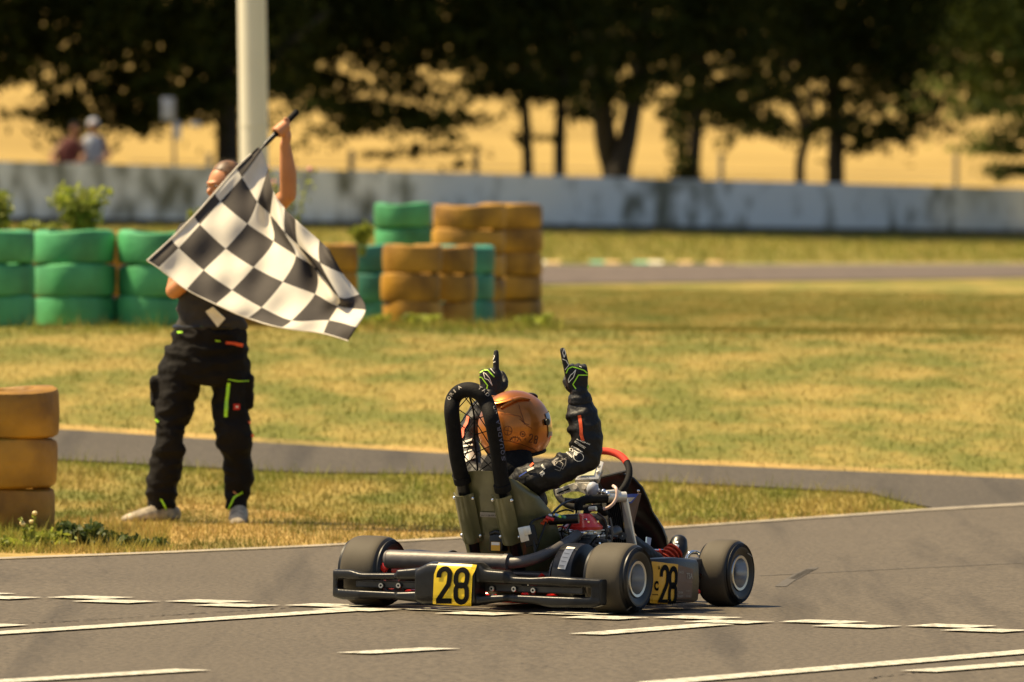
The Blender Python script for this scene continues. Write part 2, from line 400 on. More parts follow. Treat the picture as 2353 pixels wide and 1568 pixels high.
# ------------------------------------------------------------ terrain and tracks
def sheet(name, rows, matn, off, kind='structure', label=None):
    """rows: list of equally long rows of (x,y)"""
    b = MB(); n = len(rows[0]); vs = []
    for r_ in rows:
        for (x, y) in r_: vs.append((x, y, float(g(x, y))+off))
    fs = [(i*n+j, i*n+j+1, (i+1)*n+j+1, (i+1)*n+j) for i in range(len(rows)-1) for j in range(n-1)]
    b.add(vs, fs); o = b.build(name, matn, None); 
    if kind: o['kind'] = kind
    return o
ys = list(np.arange(-30, 50, 4))+list(np.arange(50, 125, .8))+list(np.arange(125, 262, 3))+[262, 262.01]
xs = list(np.arange(-150, -30, 12))+list(np.arange(-30, 30.1, 1.0))+list(np.arange(36, 151, 12))
sheet('ground', [[(x, y) for x in xs] for y in ys], 'soil', 0)
ysf = [262]+list(np.arange(266, 900, 12)); xsf = list(np.arange(-400, 401, 20))
fo = sheet('wheat_field', [[(x, y) for x in xsf] for y in ysf], 'wheat', .004)
def polyline_world(pix, n=80, u0=-1700, u1=3500):
    us = np.linspace(u0, u1, n); xs_ = [p[0] for p in pix]; ys_ = [p[1] for p in pix]; out = []
    for u in us:
        if u < xs_[0]: v = ys_[0]+(ys_[1]-ys_[0])/(xs_[1]-xs_[0])*(u-xs_[0])
        elif u > xs_[-1]: v = ys_[-1]+(ys_[-1]-ys_[-2])/(xs_[-1]-xs_[-2])*(u-xs_[-1])
        else: v = float(np.interp(u, xs_, ys_))
        q = gp(u, v); out.append((q.x, q.y))
    return out
EDGE = [(0, 1291), (350, 1278), (700, 1263), (1000, 1246), (1550, 1219), (2130, 1178), (2353, 1165)]
UP2 = [(0, 985), (140, 990), (600, 1021), (1030, 1046), (1500, 1067), (2353, 1104)]
LO2 = [(0, 1056), (140, 1060), (700, 1090), (1000, 1092), (1500, 1110), (2000, 1136), (2130, 1172)]
e = polyline_world(EDGE)
e_far = [(x+(x-e[-2][0])*0, y) for x, y in e]
road_rows = [[(x, max(-20, y-d)) for x, y in e] for d in (0, .5, 1.5, 3, 5, 8, 12, 18, 26, 36, 50, 70)]
sheet('track', road_rows, 'asphalt', .012)
sheet('track_edge', [[(x, y+.10) for x, y in e], [(x, y-.12) for x, y in e]], 'edge', .017)
up = polyline_world(UP2, 70)
lo_pts = [(a, b) for a, b in LO2]+[(2353, 1163), (3050, 1128)]
lo = polyline_world(lo_pts, 70)
sheet('pit_lane', [[(a[0]*(1-t)+b[0]*t, a[1]*(1-t)+b[1]*t) for a, b in zip(up, lo)] for t in np.linspace(0, 1, 8)], 'asphalt2', .010)
ft = polyline_world([(1100, 614), (2353, 609)], 40); fb = polyline_world([(1100, 657), (2353, 640)], 40)
sheet('far_track', [[(a[0]*(1-t)+b[0]*t, a[1]*(1-t)+b[1]*t) for a, b in zip(ft, fb)] for t in np.linspace(0, 1, 5)], 'asphalt3', .012)
sheet('far_track_edge_line', [[(x, y+.25) for x, y in ft], [(x, y-.25) for x, y in ft]], 'paint', .018)
# coloured kerb on the far track
kb = MB(); kp = polyline_world([(1100, 608), (1400, 607), (1700, 608)], 18, 1120, 1690)
for i in range(len(kp)-1):
    a, b_ = kp[i], kp[i+1]; z = float(g(a[0], a[1])); z2 = float(g(b_[0], b_[1]))
    kb.add([(a[0], a[1]-.8, z+.02), (b_[0], b_[1]-.8, z2+.02), (b_[0], b_[1], z2+.045), (a[0], a[1], z+.045), (a[0], a[1]+.3, z-.05), (b_[0], b_[1]+.3, z2-.05)], [(0, 1, 2, 3), (3, 2, 5, 4)], [0, 1, 1, 0, 2, 3, 3, 1, 2, 3, 1, 0, 3, 2, 3, 2, 3][i % 17])
M['kerb_green'] = mat('faded_green_kerb', (.16, .42, .24), .8); M['kerb_sand'] = mat('faded_sand_kerb', (.62, .42, .17), .8); M['kerb_white'] = mat('faded_white_kerb', (.70, .68, .5), .8)
tag(kb.build('kerb', ['kerb_white', 'kerb_green', 'kerb_sand', 'soil']), kind='structure')

# painted markings: chequered start line, grid boxes
A = gp(104, 1383); B = gp(2080, 1449); T = Vector((B.x-A.x, B.y-A.y)); sq = T.length/14; T.normalize(); N2 = Vector((-T.y, T.x))
mk = MB()
def quad(b, p, u_, v_, off=.019):
    vs = [(p+a*u_+c*v_) for a, c in ((0, 0), (1, 0), (1, 1), (0, 1))]
    b.add([(q.x, q.y, float(g(q.x, q.y))+off) for q in vs], [(0, 1, 2, 3)])
a0 = Vector((A.x, A.y))
for k in range(-12, 26):
    p = a0+T*sq*k
    if k % 2 == 0: quad(mk, p, T*sq*.96, N2*sq*.93)
    else: quad(mk, p-N2*sq*.93, T*sq*.96, N2*sq*.93)
tag(mk.build('start_line', 'paint', smooth=False), kind='structure')
gm = MB()
def gline(p0, p1, wd=.15, cut=True):
    a = gp(*p0); b = gp(*p1); a = Vector((a.x, a.y)); b = Vector((b.x, b.y))
    n_ = 12
    for i in range(n_): quad(gm, a+(b-a)*i/n_-T*wd/2, (b-a)/n_, T*wd, .0185)
gline((-500, 1498), (815, 1411)); gline((-300, 1470), (30, 1445)); gline((135-260, 1585), (445, 1550))
gline((812, 1512), (1018, 1500)); gline((1345, 1468), (1650, 1444)); gline((1500, 1581), (2900, 1462)); gline((2110, 1554), (2900, 1492))
tag(gm.build('grid_lines', 'paint', smooth=False), kind='structure')
ck = MB()
def crackline(pts, wd=.012, jit=.012):
    q = [gp(*p) for p in pts]
    for a, b in zip(q, q[1:]):
        a2 = Vector((a.x, a.y)); b2 = Vector((b.x, b.y)); n_ = 30; last = a2
        d = (b2-a2).normalized(); nn = Vector((-d.y, d.x))
        for i in range(1, n_+1):
            c = a2+(b2-a2)*i/n_+nn*random.uniform(-jit, jit)
            if random.random() < .75: quad(ck, last, c-last, nn*wd, .0150)
            last = c
crackline([(0, 1443), (150, 1437), (500, 1415), (750, 1400)]); crackline([(2000, 1568), (2200, 1545), (2353, 1538)])
tag(ck.build('asphalt_cracks', 'ink', smooth=False), kind='structure')
sk = MB()
def skid(pts, wd):
    q = [gp(*p) for p in pts]; q = [Vector((a.x, a.y)) for a in q]
    for a, b in zip(q, q[1:]): quad(sk, a, b-a, Vector((wd, 0)), .0142)
M['skid'] = mat('rubber_mark', (.078, .066, .048), .8, var=.15, scale=20)
M['skid'].name = 'rubber_mark'
skid([(1780, 1355), (1800, 1341), (1822, 1328), (1850, 1315)], .05); skid([(1812, 1338), (1835, 1325), (1862, 1311)], .04); skid([(1740, 1330), (2100, 1312), (2353, 1300)], .025)

tag(sk.build('tyre_marks', 'skid', smooth=False), kind='structure')

# ------------------------------------------------------------ grass
def blades(name, n, xr, yr, h, wd, matn, test, lean=.5, label=None):
    x = RNG.uniform(*xr, n*3); y = RNG.uniform(*yr, n*3); z = g(x, y)
    u, v = proj(x, y, z); k = test(u, v, x, y); x, y, z = x[k][:n], y[k][:n], z[k][:n]; n = len(x)
    hh = RNG.uniform(h[0], h[1], n)*(.6+.8*RNG.random(n)**2); ang = RNG.uniform(0, 2*np.pi, n); la = RNG.uniform(0, 2*np.pi, n); le = RNG.uniform(0, lean*1.6, n)*hh
    dx = np.cos(ang)*wd/2; dy = np.sin(ang)*wd/2
    V = np.zeros((n, 3, 3)); V[:, 0] = np.stack([x-dx, y-dy, z-.004], 1); V[:, 1] = np.stack([x+dx, y+dy, z-.004], 1); V[:, 2] = np.stack([x+np.cos(la)*le, y+np.sin(la)*le, z+hh], 1)
    me = bpy.data.meshes.new(name); me.vertices.add(n*3); me.vertices.foreach_set('co', V.ravel()); me.loops.add(n*3); me.polygons.add(n)
    me.loops.foreach_set('vertex_index', np.arange(n*3)); me.polygons.foreach_set('loop_start', np.arange(0, n*3, 3)); me.polygons.foreach_set('loop_total', np.full(n, 3)); me.update()
    at = me.attributes.new('v', 'FLOAT', 'POINT'); at.data.foreach_set('value', np.repeat(RNG.random(n), 3)); me.materials.append(M[matn])
    o = bpy.data.objects.new(name, me); COL.objects.link(o); tag(o, label=label, cat='grass', kind='stuff'); return o
def interp(pl, u): return np.interp(u, [p[0] for p in pl], [p[1] for p in pl])
LOX = LO2+[(2131, 1175), (2132, 2000)]
tA = lambda u, v, x, y: (v > interp(LO2, u)+1) & (v < interp(EDGE, u)-2) & (u < 2130) & (u > -750)
blades('grass', 50000, (-4.6, 2.9), (51, 66), (.012, .038), .008, 'blades', tA, label='short sunburnt grass on the strip between the track edge and the pit lane')
tA2 = lambda u, v, x, y: tA(u, v, x, y) & ((v < interp(LO2, u)+40+25*np.sin(u*.013)) | ((u < 350) & (v > 1215)) | ((u > 1450) & (v < 1195) & (RNG.random(len(u)) < .6)))
blades('tall_grass', 13000, (-3.6, 2.9), (51, 66), (.03, .09), .007, 'blades_green', tA2, label='longer green grass tufts along the pit lane edge and round the near tyre stack')
# worn straw-coloured strip where people stand beside the track
WT = [(-300, 1240), (0, 1225), (130, 1205), (300, 1172), (430, 1160), (620, 1176), (760, 1196), (900, 1215), (1040, 1228), (1200, 1222), (1400, 1216), (1700, 1196), (2050, 1176)]
WB = [(u, float(interp(EDGE, u))-3) for u, _ in WT]; WB[-1] = (2050, 1178)
wt = polyline_world(WT, 90, -300, 2050); wbm = polyline_world(WB, 90, -300, 2050)
M['straw_soil'] = ground_mat('straw_soil', (.22, .17, .05), (.40, .27, .085), bias=-.06, dark=.8)
M['straw'] = ground_mat('straw_blade', (.26, .21, .055), (.47, .33, .11), bias=-.08, blades=True, dark=.75)
sheet('worn_ground', [[(a[0]*(1-t)+c[0]*t, a[1]*(1-t)+c[1]*t+.10*math.sin(i*1.3)*(1-t)+.06*math.sin(i*2.9)*(1-t)) for i, (a, c) in enumerate(zip(wt, wbm))] for t in np.linspace(0, 1, 8)], 'straw_soil', .006)
tW = lambda u, v, x, y: (v > interp(WT, u)-5+7*np.sin(u*.07)) & (v < interp(EDGE, u)-1) & (u > -300) & (u < 2050)
blades('straw_grass', 22000, (-3.4, 2.4), (51, 60), (.010, .035), .008, 'straw', tW, label='bleached straw coloured trodden grass beside the track edge under the marshal')
tGn = lambda u, v, x, y: (v > 1212) & (v < interp(EDGE, u)-1) & (u > -300) & (u < 390)
blades('tall_grass', 5000, (-3.4, -1.2), (51, 60), (.02, .085), .009, 'blades_green', tGn, label='green weedy grass growing around the foot of the near yellow tyre stack')
sheet('worn_ground', [[(a, c+d) for a, c in up] for d in (-.1, .2, .5)], 'straw_soil', .006)
tH = lambda u, v, x, y: (v < interp(UP2, u)-0) & (v > interp(UP2, u)-9+3*np.sin(u*.05)+2*np.sin(u*.13)) & (u > -400) & (u < 2750)
blades('straw_grass', 14000, (-5, 5), (56, 72), (.008, .028), .009, 'straw', tH, label='bleached straw fringe where the infield meets the pit lane')
tB = lambda u, v, x, y: (v < interp(UP2, u)-4+3*np.sin(u*.05)+2*np.sin(u*.13)) & (v > np.where(u < 1180, 560, 656)) & (u > -400) & (u < 2750)
blades('mown_grass', 220000, (-6.5, 6.5), (58, 120), (.010, .032), .009, 'blades', tB, label='mown patchy grass infield between the pit lane and the far track')
tB2 = lambda u, v, x, y: tB(u, v, x, y) & (v > 728) & (v < 770) & (((u < 460)) | ((u > 780) & (u < 1290)))
blades('tuft_grass', 5000, (-6.5, 3), (74, 92), (.03, .11), .012, 'blades_green', tB2, label='dark green tufts growing round the feet of the tyre stacks')
tC = lambda u, v, x, y: (v < 604) & (u > -200)
blades('verge_grass', 30000, (-14, 17), (125, 232), (.04, .12), .03, 'blades_green', tC, label='green verge grass at the foot of the far concrete wall')

# ------------------------------------------------------------ wall, posts, field edge
WL = P(0, 522, 180); WR = P(2353, 545, 240)
def wall_pt(t):
    x = WL.x+(WR.x-WL.x)*t; y = WL.y+(WR.y-WL.y)*t; return Vector((x, y, float(g(x, y))))
wb = MB(); wb2 = MB(); seg = [(-1.2+i*.1) for i in range(30)]
nrm = Vector((-(WR.y-WL.y), WR.x-WL.x, 0)).normalized()*.1
for t0, t1 in zip(seg, seg[1:]):
    a, b_ = wall_pt(t0), wall_pt(t1)
    top = Vector((0, 0, 1.05)); lowz = Vector((0, 0, .13))
    wb.add([a-nrm+lowz, b_-nrm+lowz, b_-nrm+top, a-nrm+top, a+nrm+lowz, b_+nrm+lowz, b_+nrm+top, a+nrm+top], [(0, 1, 2, 3), (3, 2, 6, 7), (5, 4, 7, 6)])
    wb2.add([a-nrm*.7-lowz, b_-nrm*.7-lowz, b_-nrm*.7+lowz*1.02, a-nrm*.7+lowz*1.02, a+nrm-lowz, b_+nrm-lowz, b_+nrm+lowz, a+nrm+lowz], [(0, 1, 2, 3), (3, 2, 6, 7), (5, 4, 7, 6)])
wo = empty('concrete_wall', wall_pt(.3)); tag(wo, 'long low pale grey concrete wall with dark vertical stains in front of the field', 'wall')
def adopt(o, p): o.parent = p; o.matrix_parent_inverse = Matrix.Translation(-p.location)
bpy.context.view_layer.update()
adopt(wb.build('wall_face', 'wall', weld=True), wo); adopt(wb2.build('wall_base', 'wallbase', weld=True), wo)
def wy(u):      # depth of the wall under pixel column u
    lo_, hi = 150, 400
    for _ in range(40):
        m = (lo_+hi)/2; q = P(u, 450, m); t = (q.x-WL.x)/(WR.x-WL.x)
        if WL.y+(WR.y-WL.y)*t > m: lo_ = m
        else: hi = m
    return lo_
posts = [805, 1092, 1655, 2195, 478]
for i, (u, lb) in enumerate(zip(posts, ['weathered field fence post right of the raised arm', 'thin fence post left of the first thin tree trunk', 'grey fence post between the ivy clad trunk and the crooked trunk', 'rightmost fence post, standing alone against the field', 'pale fence post left of the thick dark trunk'])):
    D = wy(u)+8; q = P(u, 400, D); z = float(g(q.x, D)); zt = P(u, 352 if u != 805 else 345, D).z
    b = MB(); b.tube([(q.x, D, z), (q.x+.02, D, zt)], .055, 8); o = b.build('fence_post', 'wood'); tag(o, lb, 'fence post', 'fence posts along the field')
wr = MB()
for hgt in (378, 392):
    pts = [P(u, hgt+(u-800)*.017, wy(u)+8) for u in range(300, 2800, 120)]; wr.tube(pts, .008, 4)
tag(wr.build('fence_wire', 'wood'), 'thin wires strung between the fence posts along the field', 'fence wire')

# ------------------------------------------------------------ trees
def leafmesh(name, pts, size, matn, parent, flat=.5):
    n = len(pts); pts = np.asarray(pts); s = RNG.uniform(size[0], size[1], n)
    a = RNG.normal(size=(n, 3)); a /= np.linalg.norm(a, axis=1)[:, None]; b = RNG.normal(size=(n, 3)); b -= (a*b).sum(1)[:, None]*a; b /= np.linalg.norm(b, axis=1)[:, None]
    V = np.zeros((n, 4, 3)); V[:, 0] = pts-a*s[:, None]*.6; V[:, 1] = pts-b*s[:, None]*.32; V[:, 2] = pts+a*s[:, None]*.6; V[:, 3] = pts+b*s[:, None]*.32
    me = bpy.data.meshes.new(name); me.vertices.add(n*4); me.vertices.foreach_set('co', V.ravel()); me.loops.add(n*4); me.polygons.add(n)
    me.loops.foreach_set('vertex_index', np.arange(n*4)); me.polygons.foreach_set('loop_start', np.arange(0, n*4, 4)); me.polygons.foreach_set('loop_total', np.full(n, 4)); me.update()
    me.materials.append(M[matn]); o = bpy.data.objects.new(name, me); COL.objects.link(o); o.parent = parent; return o
CB = [(-200, 215), (0, 170), (60, 180), (110, 205), (160, 265), (200, 290), (300, 285), (330, 235), (400, 268), (470, 275), (560, 225), (640, 245), (700, 262), (760, 288), (800, 300), (850, 250), (900, 262), (950, 275), (1000, 285), (1060, 292), (1100, 245), (1180, 200), (1260, 262), (1330, 225), (1400, 245), (1470, 195), (1530, 205), (1580, 275), (1700, 280), (1760, 285), (1800, 250), (1880, 265), (1960, 300), (2020, 318), (2080, 325), (2130, 270), (2200, 235), (2260, 250), (2353, 235), (2700, 250)]
GAPS = [(795, 140, 62, 45), (150, 215, 60, 30), (840, 205, 55, 28), (1050, 195, 55, 30), (1540, 225, 45, 40), (1000, 235, 60, 24), (80, 260, 60, 40), (1300, 235, 60, 18), (2190, 195, 36, 16), (1160, 230, 50, 22), (1415, 160, 26, 20)]
def tree(name, label, trunks, u0, u1, D, cat='tree', leaf='leaf_dark', dens=1.0, extra=(), crown=(-520, None), grp='trees behind the concrete wall'):
    base = P(trunks[0][0][0][0], 430, D); bz = float(g(base.x, D)); root = empty(name, (base.x, D, bz)); tag(root, label, cat, grp)
    off = Vector((base.x, D, bz)); tb = MB()
    for pts_, w0, w1 in trunks:
        p = []; n_ = len(pts_)
        for i, (u, v) in enumerate(pts_):
            q = P(u, v, D+random.uniform(-.2, .2)*(i > 0)); p.append(q-off)
        p[0].z = -.05 if pts_[0][1] > 380 else p[0].z
        tb.tube(p, [1.22*(w0+(w1-w0)*i/(n_-1))*D/FPX/2 for i in range(n_)], 9, smooth=3)
    # limbs that carry the crown
    S = FPX/D
    for k in range(int(10*dens)+3):
        u = random.uniform(u0, u1); vb = float(interp(CB, u)); p0 = P(trunks[0][0][0][0]+random.uniform(-10, 10), random.uniform(-60, 180), D)-off; p1 = P(u, random.uniform(-150, vb-30), D+random.uniform(-2.5, 2.5))-off
        mid = (p0+p1)/2+Vector((0, 0, random.uniform(0, .5))); tb.tube([p0, mid, p1], [.06, .04, .012], 5, smooth=3)
    tb.build('trunk', 'bark', root)
    pts = []; W = (u1-u0)/S
    nc = int(W*330*dens)
    for _ in range(nc):
        u = random.uniform(u0, u1); vb = float(interp(CB, u))+random.gauss(0, 12)
        t = random.random(); v = vb-(vb+430)*t**1.15
        skip = False
        for (gu, gv, ru, rv) in GAPS:
            if ((u-gu)/ru)**2+((v-gv)/rv)**2 < 1 and random.random() < .96: skip = True
        low = vb-v < 150
        if low and random.random() < .80: skip = True
        if skip: continue
        c = P(u, v, D+random.uniform(-2.8, 2.8))
        if low: m_ = 60; ax = random.uniform(.30, .62); az = .075; tl = random.uniform(-.45, .45)
        else: m_ = 24; ax = random.uniform(.25, .45); az = .20; tl = 0
        sp = RNG.normal(size=(m_, 3))*np.array([ax, .35, az]); sp[:, 2] += tl*sp[:, 0]-np.abs(sp[:, 0])*.2
        pts.append(np.array(c-off)+sp)
    for (u, v, wu, wv, m_) in extra:
        c = P(u, v, D+random.uniform(-.5, .5)); sp = RNG.normal(size=(m_, 3))*np.array([wu/S/2, .25, wv/S/2]); pts.append(np.array(c-off)+sp)
    pts = np.concatenate(pts); leafmesh('crown', pts, (.11, .21), leaf, root)
    # upper crown above the picture, coarser leaves that shade what is below
    up_ = []
    for _ in range(int(W*(55 if leaf == 'leaf_dark' else 14))):
        u = random.uniform(u0-40, u1+40); v = random.uniform(-1000, -380); c = P(u, v, D+random.uniform(-3.2, 3.2)); up_.append(np.array(c-off)+RNG.normal(size=(14, 3))*.4)
    o = leafmesh('crown', np.concatenate(up_), (.3, .5), leaf, root)
    return root
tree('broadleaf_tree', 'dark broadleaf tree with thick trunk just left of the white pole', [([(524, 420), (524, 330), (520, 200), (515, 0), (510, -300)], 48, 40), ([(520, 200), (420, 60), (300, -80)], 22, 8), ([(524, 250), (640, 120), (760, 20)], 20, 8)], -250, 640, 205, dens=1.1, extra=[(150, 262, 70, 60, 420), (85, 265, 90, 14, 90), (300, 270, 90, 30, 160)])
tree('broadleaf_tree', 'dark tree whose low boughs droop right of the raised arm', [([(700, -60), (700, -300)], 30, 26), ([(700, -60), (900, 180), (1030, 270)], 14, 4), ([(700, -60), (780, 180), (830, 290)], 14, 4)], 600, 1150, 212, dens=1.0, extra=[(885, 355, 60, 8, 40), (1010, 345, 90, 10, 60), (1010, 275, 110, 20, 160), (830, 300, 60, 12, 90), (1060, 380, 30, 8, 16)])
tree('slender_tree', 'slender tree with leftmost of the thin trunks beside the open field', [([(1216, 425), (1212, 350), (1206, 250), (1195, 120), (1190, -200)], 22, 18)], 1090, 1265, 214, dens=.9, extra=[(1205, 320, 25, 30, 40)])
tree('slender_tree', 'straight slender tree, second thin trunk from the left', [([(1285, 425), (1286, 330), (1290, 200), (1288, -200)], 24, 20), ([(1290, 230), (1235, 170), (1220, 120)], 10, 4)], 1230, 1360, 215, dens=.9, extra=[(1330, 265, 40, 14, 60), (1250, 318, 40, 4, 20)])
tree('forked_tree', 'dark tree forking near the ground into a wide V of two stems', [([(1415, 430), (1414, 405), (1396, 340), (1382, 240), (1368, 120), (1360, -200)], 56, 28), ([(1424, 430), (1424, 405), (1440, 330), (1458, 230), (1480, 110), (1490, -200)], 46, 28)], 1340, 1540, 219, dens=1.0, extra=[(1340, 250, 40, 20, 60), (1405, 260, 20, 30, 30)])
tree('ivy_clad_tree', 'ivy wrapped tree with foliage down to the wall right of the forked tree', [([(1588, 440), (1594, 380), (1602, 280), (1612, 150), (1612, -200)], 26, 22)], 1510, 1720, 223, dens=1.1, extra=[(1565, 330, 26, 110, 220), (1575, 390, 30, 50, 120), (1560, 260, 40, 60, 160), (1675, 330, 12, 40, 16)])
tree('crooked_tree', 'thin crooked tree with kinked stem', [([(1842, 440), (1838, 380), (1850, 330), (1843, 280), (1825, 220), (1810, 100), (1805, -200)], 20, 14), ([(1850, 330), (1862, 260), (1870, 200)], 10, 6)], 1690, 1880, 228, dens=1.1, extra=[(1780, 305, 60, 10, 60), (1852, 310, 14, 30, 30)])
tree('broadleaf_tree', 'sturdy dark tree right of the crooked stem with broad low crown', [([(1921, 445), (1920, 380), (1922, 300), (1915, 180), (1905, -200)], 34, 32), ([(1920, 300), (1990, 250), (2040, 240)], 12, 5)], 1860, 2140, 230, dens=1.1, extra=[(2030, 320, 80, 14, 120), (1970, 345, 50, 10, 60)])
tree('bright_tree', 'brighter green tree at the right edge with drooping branch tips', [([(2560, 470), (2550, 300), (2540, 0), (2530, -300)], 46, 36), ([(2545, 200), (2400, 300), (2280, 340)], 16, 4), ([(2545, 250), (2420, 350), (2310, 410)], 14, 4), ([(2545, 150), (2350, 180), (2200, 150)], 18, 5)], 2100, 2750, 236, leaf='leaf_mid', dens=1.25, extra=[(2290, 345, 110, 10, 170), (2280, 330, 60, 8, 80), (2335, 395, 90, 10, 140), (2310, 310, 80, 14, 110), (2330, 345, 90, 12, 110), (2325, 385, 80, 12, 90), (2300, 410, 30, 8, 30), (2350, 290, 60, 30, 120)], grp=None)
hd = MB()      # low weeds behind the wall at right
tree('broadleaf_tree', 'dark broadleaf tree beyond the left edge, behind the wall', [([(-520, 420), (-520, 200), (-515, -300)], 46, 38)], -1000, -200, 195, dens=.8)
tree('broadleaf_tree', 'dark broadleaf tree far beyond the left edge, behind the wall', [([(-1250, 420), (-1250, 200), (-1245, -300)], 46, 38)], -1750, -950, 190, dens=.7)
# ------------------------------------------------------------ plants
def bush(name, label, u, v_base, v_top, wpx, D, n, cat='plant', leaf='leaf_bush', flowers=0, size=(.03, .06), stems=7, lean=0, petal='petal'):
    b = P(u, v_base, D); root = empty(name, b); tag(root, label, cat); S = FPX/D; H = (v_base-v_top)/S; W = wpx/S
    sb = MB(); pts = []; tips = []
    for k in range(stems):
        tx = random.uniform(-.5, .5)*W+lean/S; hz = H*random.uniform(.55, 1); ty = random.uniform(-.3, .3)*W
        sb.tube([(tx*.2, ty*.2, -.1), (tx*.6, ty*.6, hz*.5), (tx, ty, hz)], [.008, .006, .003], 5, smooth=2); tips.append((tx, ty, hz))
        for _ in range(n//stems):
            t = random.random()**.6; pts.append((tx*t+random.gauss(0, W*.09), ty*t+random.gauss(0, W*.09), hz*t+random.gauss(0, H*.04)))
    sb.build('stem', leaf, root); leafmesh('foliage', pts, size, leaf, root)
    for k in range(flowers):
        t = tips[k % len(tips)]; f = MB(); f.ell((t[0], t[1], t[2]+.01), ((.013, .013, .011) if D < 60 else (.022, .022, .018)), n=8, k=5); f.build('flower', petal, root)
    return root
bush('bushy_plant', 'yellow green bushy plant growing out of a green tyre stack', 190, 545, 425, 120, 80.5, 900, size=(.03, .065), stems=12)
bush('bushy_plant', 'yellow green plant cut by the left edge above the tyres', 5, 545, 435, 90, 80.5, 600, size=(.03, .06), stems=9)
bush('low_weed', 'low brownish weeds between the two plants on the green tyres', 95, 545, 505, 110, 81.5, 260, size=(.03, .05))
bush('flowering_plant', 'tall loose flowering plant with pink blooms behind the raised arm', 665, 560, 385, 120, 87, 320, flowers=7, size=(.03, .05), stems=9)
bush('leafy_plant', 'small yellow leaved plant beside the upper green tyre', 832, 560, 512, 45, 86, 90, size=(.05, .09))
bush('leafy_plant', 'small pinkish weed at the edge of the flag behind the tyres', 440, 535, 478, 40, 86, 70, size=(.03, .05))
bush('flowering_weed', 'cream flowered weed in front of the near yellow tyres', 72, 1275, 1180, 60, 51.6, 60, flowers=4, size=(.015, .03), stems=5, petal='petal_y')
bush('leafy_weed', 'green leafy weed at the foot of the near yellow tyres', 120, 1280, 1215, 110, 51.8, 420, size=(.02, .05), stems=14)
for u_, w_, h_, l_ in ((185, 90, 72, 'dark green weed clump just right of the near yellow tyres'), (255, 95, 52, 'dark green weed clump between the near tyres and the left shoe'), (330, 80, 36, 'flat green weed clump in front of the left shoe')):
    bush('leafy_weed', l_, u_, 1272, 1272-h_, w_, 51.9, 700, leaf='leaf_weed', size=(.02, .045), stems=14)
bush('leafy_weed', 'sprawling weed at the bottom of the left edge by the tyres', 15, 1285, 1235, 110, 51.5, 300, size=(.02, .05), stems=12)
for k, (u, vv, lb) in enumerate([(860, 745, 'leaning teal tyres'), (965, 742, 'front yellow tyres'), (1225, 742, 'tall yellow tyres')]):
    bush('leafy_weed', 'dark green weeds at the foot of the '+lb, u, vv+12, vv-22, 90, 83-k*.2, 220, size=(.03, .06), stems=9)

# ------------------------------------------------------------ tyre barriers
def tyre_mesh(R, h, paint, seed=0):
    b = MB(); pr = [(R*.56, h*.12), (R*.62, 0), (R*.90, .0), (R*.965, h*.05), (R*.985, h*.14), (R*1.0, h*.5), (R*.992, h*.86), (R*.97, h*.95), (R*.90, h), (R*.62, h), (R*.56, h*.88)]
    b.lathe(pr, (0, 0, 0), n=48); o = b.build('painted_tyre', paint); me = o.data
    for v in me.vertices:
        a_ = math.atan2(v.co.y, v.co.x); k_ = 1+.020*math.sin(3*a_+seed)+.012*math.sin(5*a_+2*seed)+.02*(v.co.z/h-.5)*math.sin(a_+seed); v.co.x *= k_; v.co.y *= k_
        if v.co.z > h*.5: v.co.z += .010*math.sin(2*a_+seed)
    bpy.data.objects.remove(o); return me
tm = {}
def stack(u, v0, S, R, h, n, paint, where, lean=0, skip=0, z0=None, taper=.0):
    D = FPX/S; q = P(u, v0, D); z = float(g(q.x, D))-.02 if z0 is None else z0
    for k in range(n):
        if k < skip: continue
        key = (round(R, 2), round(h, 3), paint, k)
        if key not in tm: tm[key] = tyre_mesh(R, h, paint, k*1.7+R*9)
        o = bpy.data.objects.new('painted_tyre', tm[key]); COL.objects.link(o)
        o.location = (q.x+lean*(k)/S+random.uniform(-.012, .012), D+random.uniform(-.012, .012), z+k*h*1.0)
        o.rotation_euler = (random.uniform(-.02, .02), random.uniform(-.02, .02), random.uniform(0, 6))
        sc = 1+taper*k+random.uniform(-.015, .015); o.scale = (sc, sc, 1)
        pos = ('bottom' if k == 0 else 'topmost' if k == n-1 else {1: 'second from bottom', 2: 'third from bottom', 3: 'fourth from bottom'}[k])
        col = {'t_green': 'green', 't_teal': 'teal', 't_yellow': 'yellow'}[paint]
        if k == n-1 and n == 1: pos = 'single'
        tag(o, f'{pos} {col} tyre in {where}', 'tyre', 'painted tyres stacked as track barriers')
TH = .237
stack(-12, 755, 318, .29, TH, 3, 't_green', 'the green stack cut by the left edge')
stack(172, 755, 315, .305, TH, 3, 't_green', 'the green stack second from the left edge')
stack(362, 757, 315, .305, TH, 3, 't_green', 'the green stack directly left of the marshal')
stack(545, 757, 312, .30, TH, 3, 't_yellow', 'the yellow stack behind the marshal')
stack(95, 755, 302, .29, TH, 3, 't_yellow', 'the yellow stack behind the left green stacks')
stack(275, 755, 302, .29, TH, 3, 't_yellow', 'the orange stack behind the green ones beside the marshal')
stack(330, 755, 288, .29, TH, 3, 't_green', 'the rear green stack peeping out by the marshal')
FH = .222
stack(600, 750, 300, .27, FH, 3, 't_yellow', 'the yellow stack right behind the flag')
stack(742, 750, 291, .265, FH, 3, 't_yellow', 'the dark yellow stack at the flag tip')
stack(878, 750, 287, .245, FH, 3, 't_teal', 'the leaning teal stack', lean=-13)
stack(946, 750, 290, .235, FH, 3, 't_yellow', 'the front yellow stack beside the leaning teal one')
stack(1018, 750, 288, .25, FH, 3, 't_yellow', 'the front yellow stack below the tall wide one')
stack(1070, 750, 283, .25, FH, 3, 't_teal', 'the straight teal stack by the tall yellow ones')
HH = .199
